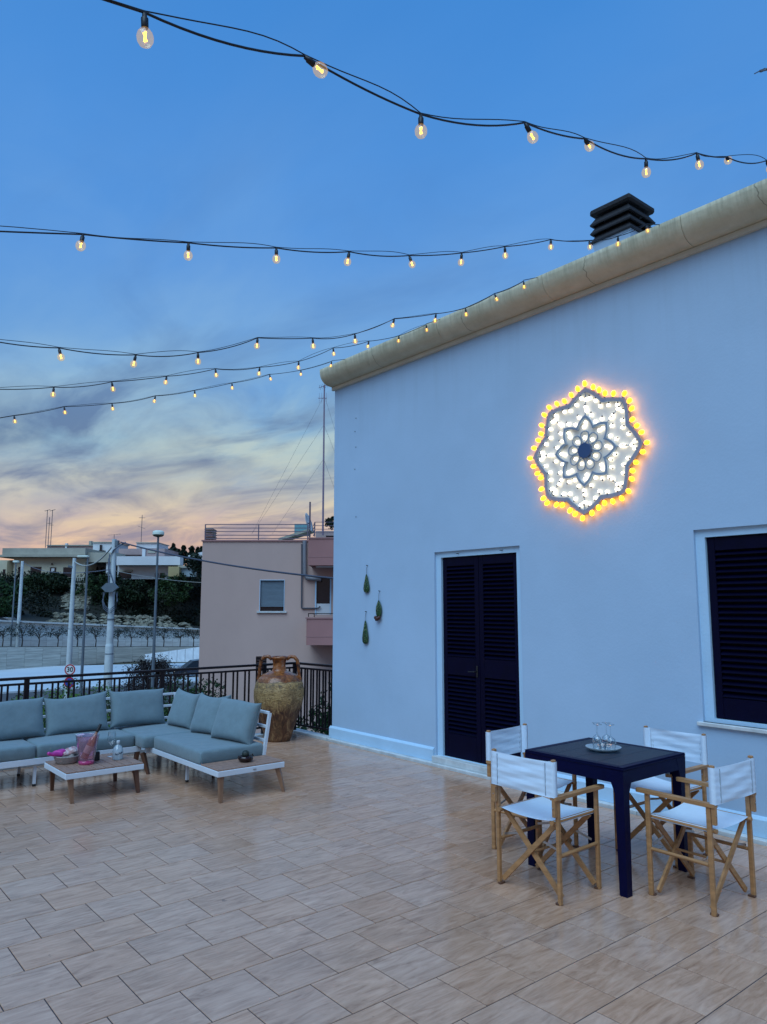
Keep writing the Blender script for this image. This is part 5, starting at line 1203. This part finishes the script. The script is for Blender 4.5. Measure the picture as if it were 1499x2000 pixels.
def rect_wall(x0, x1, z0, z1, holes, depth, mat, nm, par):
    xs = sorted({x0, x1, *[h[0] for h in holes], *[h[1] for h in holes]}); zs_ = sorted({z0, z1, *[h[2] for h in holes], *[h[3] for h in holes]}); m_ = MB()
    for a, b in zip(xs[:-1], xs[1:]):
        for c, d in zip(zs_[:-1], zs_[1:]):
            if any(h[0] <= a+1e-6 and b <= h[1]+1e-6 and h[2] <= c+1e-6 and d <= h[3]+1e-6 for h in holes): continue
            m_.add([(a,0,c),(b,0,c),(b,0,d),(a,0,d)], [(0,1,2,3)])
    for a, b, c, d in holes: m_.add([(a,0,c),(b,0,c),(b,0,d),(a,0,d),(a,depth,c),(b,depth,c),(b,depth,d),(a,depth,d)], [(0,1,5,4),(1,2,6,5),(2,3,7,6),(3,0,4,7)])
    m_.add([(x0,0,z0),(x0,10,z0),(x0,10,z1),(x0,0,z1)], [(0,3,2,1)]); m_.add([(x1,0,z0),(x1,10,z0),(x1,10,z1),(x1,0,z1)], [(0,1,2,3)]); m_.add([(x0,10,z0),(x1,10,z0),(x1,10,z1),(x0,10,z1)], [(0,1,2,3)])
    return m_.build(nm, mat, par)
WH = [PL(508, 1195)[0], PL(554.5, 1195)[0], PL(508, 1193.5)[1], PL(508, 1133.5)[1]]
DH = [PL(618.5, 1150)[0], PL(645, 1150)[0], PL(618, 1200)[1], PL(618, 1128)[1]]
VH = [PL(500, 1300)[0], PL(521, 1300)[0], PL(500, 1311)[1], PL(500, 1282)[1]]
rect_wall(0, xr, 0, zt, [WH, DH, VH], .14, pink, 'wall', pb)
MB().box(0, xr, .5, 10, zt-.25, zt-.05).build('roof', cream2, pb)
MB().box(-.04, xr, -.05, .22, zt+.001, zt+.06).build('coping', pink_d, pb)
# roller shutter window
wn = MB().box(WH[0], WH[1], .125, .14, WH[2], WH[3]).build('window', winm, pb)
fw_ = .022; m_ = MB().box(WH[0]-fw_, WH[0]-.001, -.02, .06, WH[2], WH[3]+fw_).box(WH[1]+.001, WH[1]+fw_, -.02, .06, WH[2], WH[3]+fw_).box(WH[0], WH[1], -.02, .06, WH[3]+.001, WH[3]+fw_); m_.build('frame', trimw, wn)
MB().box(WH[0]-.12, WH[1]+.12, -.08, .06, WH[2]-.07, WH[2]-.002).build('sill', marble, wn)
shm = M('grey_roller_shutter', (.15, .21, .26), .6, var=(2, .2)); hz_ = WH[3]-WH[2]; nS = 22; sl_me = MB().bbox(WH[0]+.01, WH[1]-.01, .055, .075, 0, hz_*.86/nS-.006, .004).mesh('slat', shm)
for k in range(nS): o = bpy.data.objects.new('slat', sl_me); COL.objects.link(o); o.parent = wn; o.location = (0, 0, WH[3]-(k+1)*hz_*.86/nS)
# balcony door
dr = MB().box(DH[0], DH[1], .125, .14, DH[2], DH[3]).build('door', winm, pb); MB().box(DH[0]-.05, DH[0]-.001, -.02, .05, DH[2], DH[3]).box(DH[1]+.001, DH[1]+.05, -.02, .05, DH[2], DH[3]).build('frame', trimw, dr); MB().box(DH[0]+.001, DH[1]-.001, .02, .06, DH[2], PL(618, 1179)[1]).build('lower_panel', whiteh, dr)
vv = MB().box(VH[0], VH[1], .125, .14, VH[2], VH[3]).build('vent', winm, pb)
for k in range(6): z_ = VH[2]+(VH[3]-VH[2])*(k+.5)/6; MB().bbox(VH[0]+.01, VH[1]-.01, .04, .09, z_-.03, z_+.012, .004).build('slat', M('brown_vent_slat', (.05, .025, .025), .6) if k == 0 else bpy.data.materials['brown_vent_slat'], vv)
# balconies: floor slab with solid front, stand 1.3 m proud
BVv = PV-1.4
pink_b = M('redder_balcony_render', (.42, .215, .20), .92, var=(.5, .2, (1, 1, .6)), bump=(12, .2), spec=.15)
def balcony(px0, py0, py1, nm_line):
    b = pbox(px0, 760, py0, py1, BVv, .12, pink_b, 'balcony'); a = PL(px0, 1100, BVv)[0]; z1_ = PL(px0, py0, BVv)[1]; z0_ = PL(px0, py1, BVv)[1]
    MB().box(a+.001, a+.12, -1.279, -.002, z0_, z1_).build('side_panel', pink_b, b); MB().box(a+.121, xr, -1.279, -.002, z0_+.02, z0_+.20).build('floor_slab', pink_b, b); MB().box(a-.03, xr, -1.43, -1.27, z1_+.001, z1_+.05).build('coping', pink_d, b)
    zl = z0_+(z1_-z0_)*.32; MB().box(a-.008, xr, -1.408, -1.4005, zl-.015, zl+.015).build('band', pink_d, b); return b
b1_ = balcony(602.5, 1052, 1104, 1); b2_ = balcony(600, 1208.5, 1260, 1)
a = PL(602, 1205, BVv)[0]; zr_ = PL(602, 1197.5, BVv)[1]; zq = PL(602, 1208, BVv)[1]
m_ = MB().box(a, xr, -1.37, -1.33, zr_-.03, zr_); 
for x in (a+.0, a+.22): m_.box(x, x+.03, -1.37, -1.34, zq+.055, zr_-.031)
m_.build('handrail', rail_m, b2_)
MB().box(PL(617, 1106, BVv)[0], xr, -1.2, -1.1, PL(617, 1107.5, BVv)[1], PL(617, 1105, BVv)[1]).build('awning_box', whiteh, b1_)
# pipes
pm = M('grey_zinc_pipe', (.24, .25, .28), .5, .3)
p1 = [PL(596, 1056), PL(596, 1122), PL(600, 1129), PL(628, 1132)]; MB().tube([(x, -.10, z) for x, z in p1], .085, 8).build('drain_pipe', pm, pb)
p2 = [PL(590.5, 1063), PL(590, 1187), PL(592, 1188), PL(622, 1188), PL(626, 1184)]; MB().tube([(x, -.05, z) for x, z in p2], .035, 6).build('cable_pipe', M('dark_pipe', (.07, .07, .09), .5), pb)
# roof railing
mr = M('mauve_rail_paint', (.13, .10, .14), .5); zb_ = zt+.062
def zof(py): return PL(420, py)[1]
xl, xm, xe = PL(400.5, 1040)[0], PL(505, 1040)[0], PL(601, 1040)[0]
rr_ = MB().box(xl-.02, xl+.02, .05, .09, zb_, zof(1023.5)).build('roof_railing', mr, pb)
for x in (xm, xe): MB().box(x-.02, x+.02, .05, .09, zb_, zof(1023.5)).build('post', mr, rr_)
for py in (1024, 1031, 1038, 1045, 1051.5): MB().box(xl+.021, xe-.021, .055, .085, zof(py+.7), zof(py-.7)).build('bar', mr, rr_)
c_ = pbox(400.5, 416, 1032, 1055, PV+.35, .6, cream2, 'chimney_block')
for k in range(5): pbox(399.8, 417, 1033+k*4.6, 1034.6+k*4.6, PV+.30, .7, pink_d, 'louvre', c_)
x1_, x2_ = PL(616, 1030, PV-1.2)[0], xr; zc_ = PL(616, 1051, BVv)[1]+.06; zu = PL(616, 1019, BVv)[1]
r2_ = MB().box(x1_-.02, x1_+.02, -1.37, -1.33, zc_, zu).build('roof_railing', mr, pb)
for k in range(4):
    z_ = zu-(zu-zc_)*k/4.2; MB().box(x1_+.021, x2_, -1.365, -1.335, z_-.02, z_).build('bar', mr, r2_); MB().bar((x1_, -1.33, z_-.01), (x1_-.18, .0, z_-.01), .03, .02).build('bar', mr, r2_)
pbox(575.5, 601, 1023, 1041, PV+3, 1.5, M('turquoise_box', (.13, .30, .34), .6), 'water_tank'); pbox(617, 660, 1037, 1050, PV+2.5, 2, pinkh, 'stair_room'); pbox(637, 660, 1046, 1050, PV+1.5, .5, winm, 'roof_window')
sa, sb = PL(548, 1056, PV+1.5), PL(612, 1036, PV+1.5); MB().bar((sa[0], 1.5, sa[1]), (sb[0], 1.5, sb[1]), .10, 1.2, up=(0, 1, 0)).build('sloping_roof', cream2, pb)
# dish and masts
dp = PL(600, 1022, PV+.6); sdh = thing('satellite_dish', tuple(wpt(u0+dp[0], PV+.6, GZ+dp[1])), 'satellite dish seen edge on behind the roof railing of the pink building', 'satellite dish', None, -YAW)
MB().lathe([(0, 0), (.15, .01), (.30, .045), (.42, .10), (.425, .105), (.30, .052), (.15, .018), (0, .008)], 24, m=Matrix.Rotation(R(72), 4, 'Y') @ Matrix.Rotation(R(10), 4, 'X')).build('dish', whiteh, sdh); MB().cyl((.12, 0, -.75), (.12, 0, .9), .035, n=8).cyl((.12, 0, 0), (.03, 0, 0), .03, n=6).build('mast', mr, sdh)
mu, mz = uz(631, 1045, 32); mt_h = uz(631, 752, 32)[1]-mz; ms = thing('aerial_mast', tuple(wpt(mu, 32, mz)), 'very tall thin guyed aerial mast on the pink building beside the house corner', 'aerial', None, -YAW)
mm = M('mauve_mast', (.22, .17, .24), .5); MB().cyl((0, 0, 0), (0, 0, mt_h), .045, .03, 8).build('mast', mm, ms)
for zf, w_, tl, n_ in ((.995, .20, .10, 5), (.91, .22, .0, 4)):
    m_ = MB().bar((-w_-.05, 0, mt_h*zf-tl), (.12, 0, mt_h*zf+tl*.4), .025, .02)
    for k in range(n_): x = -w_+k*(w_+.1)/(n_-1); zz = mt_h*zf-tl+tl*1.4*(x+w_+.05)/(w_+.17); m_.bar((x, -.35 if tl else 0, zz-(0 if tl else .24)), (x, .35 if tl else 0, zz+(0 if tl else .24)), .010, .010)
    m_.build('antenna', mm, ms)
wr = M('thin_wire', (.14, .15, .17), .5)
for zf, gx in ((.93, -3.2), (.73, -3.2), (.50, -2.3), (.93, 1.9), (.73, 1.9), (.50, 1.2)): MB().tube([(0, 0, mt_h*zf), (gx, .6, .1)], .0045, 4).build('guy_wire', wr, ms)
rt_ = tree('rooftop_plant', 648, 1010, 1030, 31, .25, .28, 'round potted plant on the roof of the pink building at the house corner', 31, lf_pine, 700, .05, cat='plant')

# ------------------------------------------------------------------ poles, lamps, signs
conc_p = M('pale_concrete_pole', (.56, .64, .66), .8, var=(3, .2), bump=(20, .2)); galv = M('galvanised_post', (.15, .20, .24), .5, .4, var=(5, .2)); lampw = M('lamp_cover', (.60, .68, .60), .6); lampd = M('lamp_underside', (.10, .11, .08), .5)
def pole(nm, px, py, v, lab, cat, group=None):
    u, zt_ = uz(px, py, v); return thing(nm, tuple(wpt(u, v, GZ)), lab, cat, group, -YAW), u, zt_-GZ
# tall concrete pole
V2 = 29.0; c2, cu, chh = pole('concrete_pole', 224, 1053, V2, 'tall tapering concrete utility pole with a junction box and hanging cable loops', 'utility pole')
zl = lambda py, v=V2: uz(224, py, v)[1]-GZ
MB().cyl((0, 0, zl(1262)), (0, 0, chh), .135, .085, 16).build('upper_pole', conc_p, c2); MB().cyl((0, 0, 0), (0, 0, zl(1262)), .18, .155, 16).cyl((0, 0, zl(1262)), (0, 0, zl(1257)), .155, .135, 16).build('lower_pole', conc_p, c2)
MB().cyl((0, 0, zl(1211)), (0, 0, zl(1208)), .139, n=16).cyl((0, 0, zl(1278)), (0, 0, zl(1276)), .160, n=16).build('strap', galv, c2)
hx_ = [(-.32, 0), (-.13, .18), (.15, .18), (.32, 0), (.13, -.17), (-.15, -.17)]; zc_ = zl(1148)
MB().prism([(a, zc_+b) for a, b in hx_], -.30, -.14, 'y').build('junction_box', galv, c2)
for s in (-1, 1):
    m_ = MB()
    for j in range(3): m_.tube([(s*(.2+.04*j), -.16, zc_-.17), (s*(.30-.02*j), -.17, zc_-.5), (s*(.24-.03*j), -.17, zc_-.80+.05*j), (s*.02, -.18, zc_-.98+.07*j)], .014, 5)
    m_.build('cable_loop', M('grey_cable', (.09, .12, .17), .6) if s < 0 else bpy.data.materials['grey_cable'], c2)
MB().tube([(-.10, -.12, zc_+.16), (-.14, -.12, zc_+1.1), (.02, -.12, chh-.45), (.22, -.1, chh-.28), (.45, 0, chh-.12)], .03, 6).tube([(.1, -.12, zc_+.16), (-.1, -.14, zc_+.7), (-.12, -.12, zc_+1.3)], .022, 6).build('riser_cable', bpy.data.materials['grey_cable'], c2)
MB().bbox(.06, .18, -.1, .1, chh-.28, chh-.05, .01).cyl((.2, 0, chh-.3), (.2, 0, chh-.06), .012, n=6).build('bracket', galv, c2)
V1 = 33.0; c1_, c1u, c1h = pole('concrete_pole', 146, 1090, V1, 'slimmer concrete pole left of the tall one, a flat lamp beside it', 'utility pole')
MB().cyl((0, 0, uz(146, 1228, V1)[1]-GZ), (0, 0, c1h), .105, .075, 14).build('upper_pole', conc_p, c1_); MB().cyl((0, 0, 0), (0, 0, uz(146, 1229, V1)[1]-GZ), .135, .115, 14).build('lower_pole', conc_p, c1_)
MB().bar((-.02, -.05, c1h-.42), (-.22, -.1, c1h-.36), .04, .09).build('bracket', galv, c1_)
cf, cfu, cfh = pole('concrete_pole', 44.5, 1096, 74, 'far white pole in front of the cream house at the left', 'utility pole'); MB().cyl((0, 0, 1.2), (0, 0, cfh), .19, .13, 10).cyl((0, 0, 0), (0, 0, 1.199), .2, .19, 10).build('shaft', conc_p, cf)
# lamps
l1, lu, lh = pole('street_lamp', 310, 1036, 29, 'street lamp with a pale mushroom head rising beside the pink building', 'street lamp')
MB().cyl((0, 0, 0), (0, 0, lh-.27), .075, .04, 12).build('post', galv, l1)
MB().lathe([(0, lh), (.14, lh-.008), (.20, lh-.035), (.224, lh-.08), (.224, lh-.17)], 28).build('hood', lampw, l1); MB().lathe([(.219, lh-.1605), (.21, lh-.20), (.16, lh-.24), (.04, lh-.27), (0, lh-.27)], 28).build('diffuser', lampd, l1)
l2, lu2, lh2 = pole('street_lamp', 172, 1087, 38, 'grey street lamp with a flat horizontal head between the two concrete poles', 'street lamp')
MB().cyl((0, 0, 0), (0, 0, lh2-.02), .085, .045, 12).build('post', galv, l2); MB().bbox(-.52, .06, -.14, .14, lh2-.06, lh2+.05, .04).build('head', lampw, l2); MB().bbox(-.50, -.1, -.12, .12, lh2-.10, lh2-.0605, .015).build('diffuser', lampd, l2)
l3, lu3, lh3 = pole('street_lamp', 32, 1095, 73, 'far street lamp with a small white head at the left of the hill', 'street lamp'); MB().cyl((0, 0, 0), (0, 0, lh3-.1), .09, .06, 8).build('post', galv, l3); MB().bbox(-.26, .26, -.2, .2, lh3-.2, lh3, .05).build('head', lampw, l3)
# signs
sg, su, sh_ = pole('road_sign', 137.5, 1297, 27, 'round white 30 speed limit sign with a red ring above a blue no parking sign', 'road sign'); sz = uz(137.5, 1308, 27)[1]-GZ; rs = .195
MB().cyl((0, .04, 0), (0, .04, sz+.18), .03, n=8).build('post', galv, sg)
signw = M('sign_white', (.72, .74, .74), .5); signr = M('sign_red', (.42, .012, .02), .5); signb = M('sign_blue', (.015, .05, .32), .5); signk = M('sign_black', (.008, .008, .008), .5)
def disc(z, r0, y, mat, nm, r_in=0): 
    m_ = MB(); n = 40
    if r_in: 
        vs = [(math.cos(2*PI*k/n)*rr, y, z+math.sin(2*PI*k/n)*rr) for rr in (r_in, r0) for k in range(n)]; m_.add(vs, [(k, n+k, n+(k+1)%n, (k+1)%n) for k in range(n)])
        return m_.build(nm, mat, sg)
    return m_.cyl((0, y, z), (0, y+.012, z), r0, n=n).build(nm, mat, sg)
disc(sz, rs, 0, signw, 'sign_plate'); disc(sz, rs-.004, -.002, signr, 'red_ring', rs*.76); text_mesh('number_30', '30', .235, signk, sg, (0, -.003, sz), (PI/2, 0, 0), .0008)
z2 = uz(137.5, 1333, 27)[1]-GZ; disc(z2, rs, 0, signb, 'sign_plate'); disc(z2, rs-.002, -.002, signr, 'red_ring', rs*.76); MB().bar((-.10, -.003, z2+.10), (.10, -.003, z2-.10), .002, .035, up=(0, 0, 1)).build('red_bar', signr, sg)
# overhead wires between the poles and the buildings
def wire(lab, a, b, sag, r, mat, cat='cable'):
    a, b = Vector(a), Vector(b); pts = [a+(b-a)*t-Vector((0, 0, 4*sag*t*(1-t))) for t in [k/16 for k in range(17)]]
    pts = [p-a for p in pts]; o = MB().tube(pts, r, 6).build('overhead_cable', mat, None, tuple(a)); tag(o, lab, cat)
gcab = M('blue_grey_cable', (.05, .06, .09), .6); P2 = wpt(cu+.25, V2, GZ+chh-.12)
def wp(px, py, v): u, z = uz(px, py, v); return wpt(u, v, z)
wire('thick twisted cable crossing in front of the pink building from the tall pole', P2, wp(668, 1131, 20), .16, .030, gcab)
wire('pale sagging cable between the two concrete poles', wpt(c1u, V1, GZ+c1h-.15), wpt(cu-.08, V2, GZ+chh-.3), .42, .028, M('pale_cable', (.35, .38, .36), .6))
wire('thin pale wire running right from the tall pole below the white house', wpt(cu+.1, V2, GZ+zl(1115)), wp(400, 1138, 31), .08, .014, bpy.data.materials['pale_cable'])
wire('thin wire from the far left pole toward the tall pole', wp(45, 1098, 73), wpt(cu-.05, V2, GZ+zl(1112)), .5, .018, bpy.data.materials['grey_cable'])
# ------------------------------------------------------------------ cars
def car(px, v, z0, lab, paint, rot, roofm):
    u = uz(px, 1290, v)[0]; t = thing('parked_car', tuple(wpt(u, v, z0)), lab, 'car', None, -YAW+rot)
    pr = [(-2.05, .30), (-2.08, .55), (-2.0, .74), (-1.3, .86), (1.55, .90), (2.0, .84), (2.08, .60), (2.05, .30)]; b = MB()
    def sec(y, ins): return [(x*(1-ins*.03), y, z) for x, z in pr]
    vs = []; ys_ = [(-.84, 1), (-.80, 0), (.80, 0), (.84, 1)]
    n = len(pr)
    W_ = [(-.76, 1.2), (-.85, 0), (.85, 0), (.76, 1.2)]
    for y, ins in W_: vs += [(x*(1-ins*.02), y, z+(0 if z < .4 else -ins*.03)) for x, z in pr]
    b.add(vs, [(j*n+k, j*n+(k+1)%n, (j+1)*n+(k+1)%n, (j+1)*n+k) for j in range(3) for k in range(n)], True); b.add(vs[:n], [tuple(range(n-1,-1,-1))]); b.add(vs[3*n:], [tuple(range(n))]); b.build('body', paint, t)
    cbn = [(-1.25, .87, .74), (-.55, 1.38, .60), (.15, 1.46, .60), (1.05, 1.38, .60), (1.75, .90, .74)]; c = MB(); vs = [(x, -y, z) for x, z, y in cbn]+[(x, y, z) for x, z, y in cbn]
    c.add(vs, [(k, k+1, 6+k, 5+k) for k in (0, 3)]+[(0, 4, 3, 2, 1), (5, 6, 7, 8, 9)]); c.build('windows', winm, t)
    MB().add([(x, s*y, z+.004) for s in (-1, 1) for x, z, y in cbn[1:4]], [(0,1,4,3),(1,2,5,4)]).build('roof', roofm, t)
    wh = MB().cyl((0, -.09, 0), (0, .09, 0), .31, n=20).mesh('wheel', blackp); rm = MB().cyl((0, -.095, 0), (0, .095, 0), .19, n=12).mesh('rim', steel)
    for x in (-1.3, 1.3):
        for y in (-.77, .77):
            o = bpy.data.objects.new('wheel', wh); COL.objects.link(o); o.parent = t; o.location = (x, y, .31); q = bpy.data.objects.new('rim', rm); COL.objects.link(q); q.parent = o
    for y in (-.6, .6): MB().sphere((-2.04, y, .66), .10, 10, 6, (.5, 1.4, .8)).build('headlight', emit('headlamp_glow', (1, .85, .6), 6) if y < 0 else bpy.data.materials['headlamp_glow'], t)
car(388, 62, GZ, 'dark parked car with pale roof and lit headlamps beside the pink building', M('dark_blue_car_paint', (.02, .03, .05), .25, coat=.5), R(28), M('reflecting_roof', (.25, .32, .38), .2))
car(1, 77.5, -.80, 'silver car roof showing above the upper retaining wall at far left', M('silver_car_paint', (.4, .45, .5), .25, coat=.4), R(5), M('silver_roof', (.42, .48, .54), .25))
# aerial on our own roof, at the right edge
ra = thing('aerial', (8.35, 3.05, 4.93), 'small roof aerial poking into the top right corner of the photo', 'aerial')
MB().cyl((0, 0, 0), (0, 0, 2.95), .02, n=8).build('mast', met, ra)
m_ = MB().bar((-.16, .15, 2.86), (.1, -.1, 2.94), .02, .02)
for k in range(6): q = Vector((-.16, .15, 2.86)).lerp(Vector((.1, -.1, 2.94)), k/5); m_.bar(q-Vector((.08, .09, .06)), q+Vector((.08, .09, .06)), .009, .009)
m_.build('antenna', met, ra)
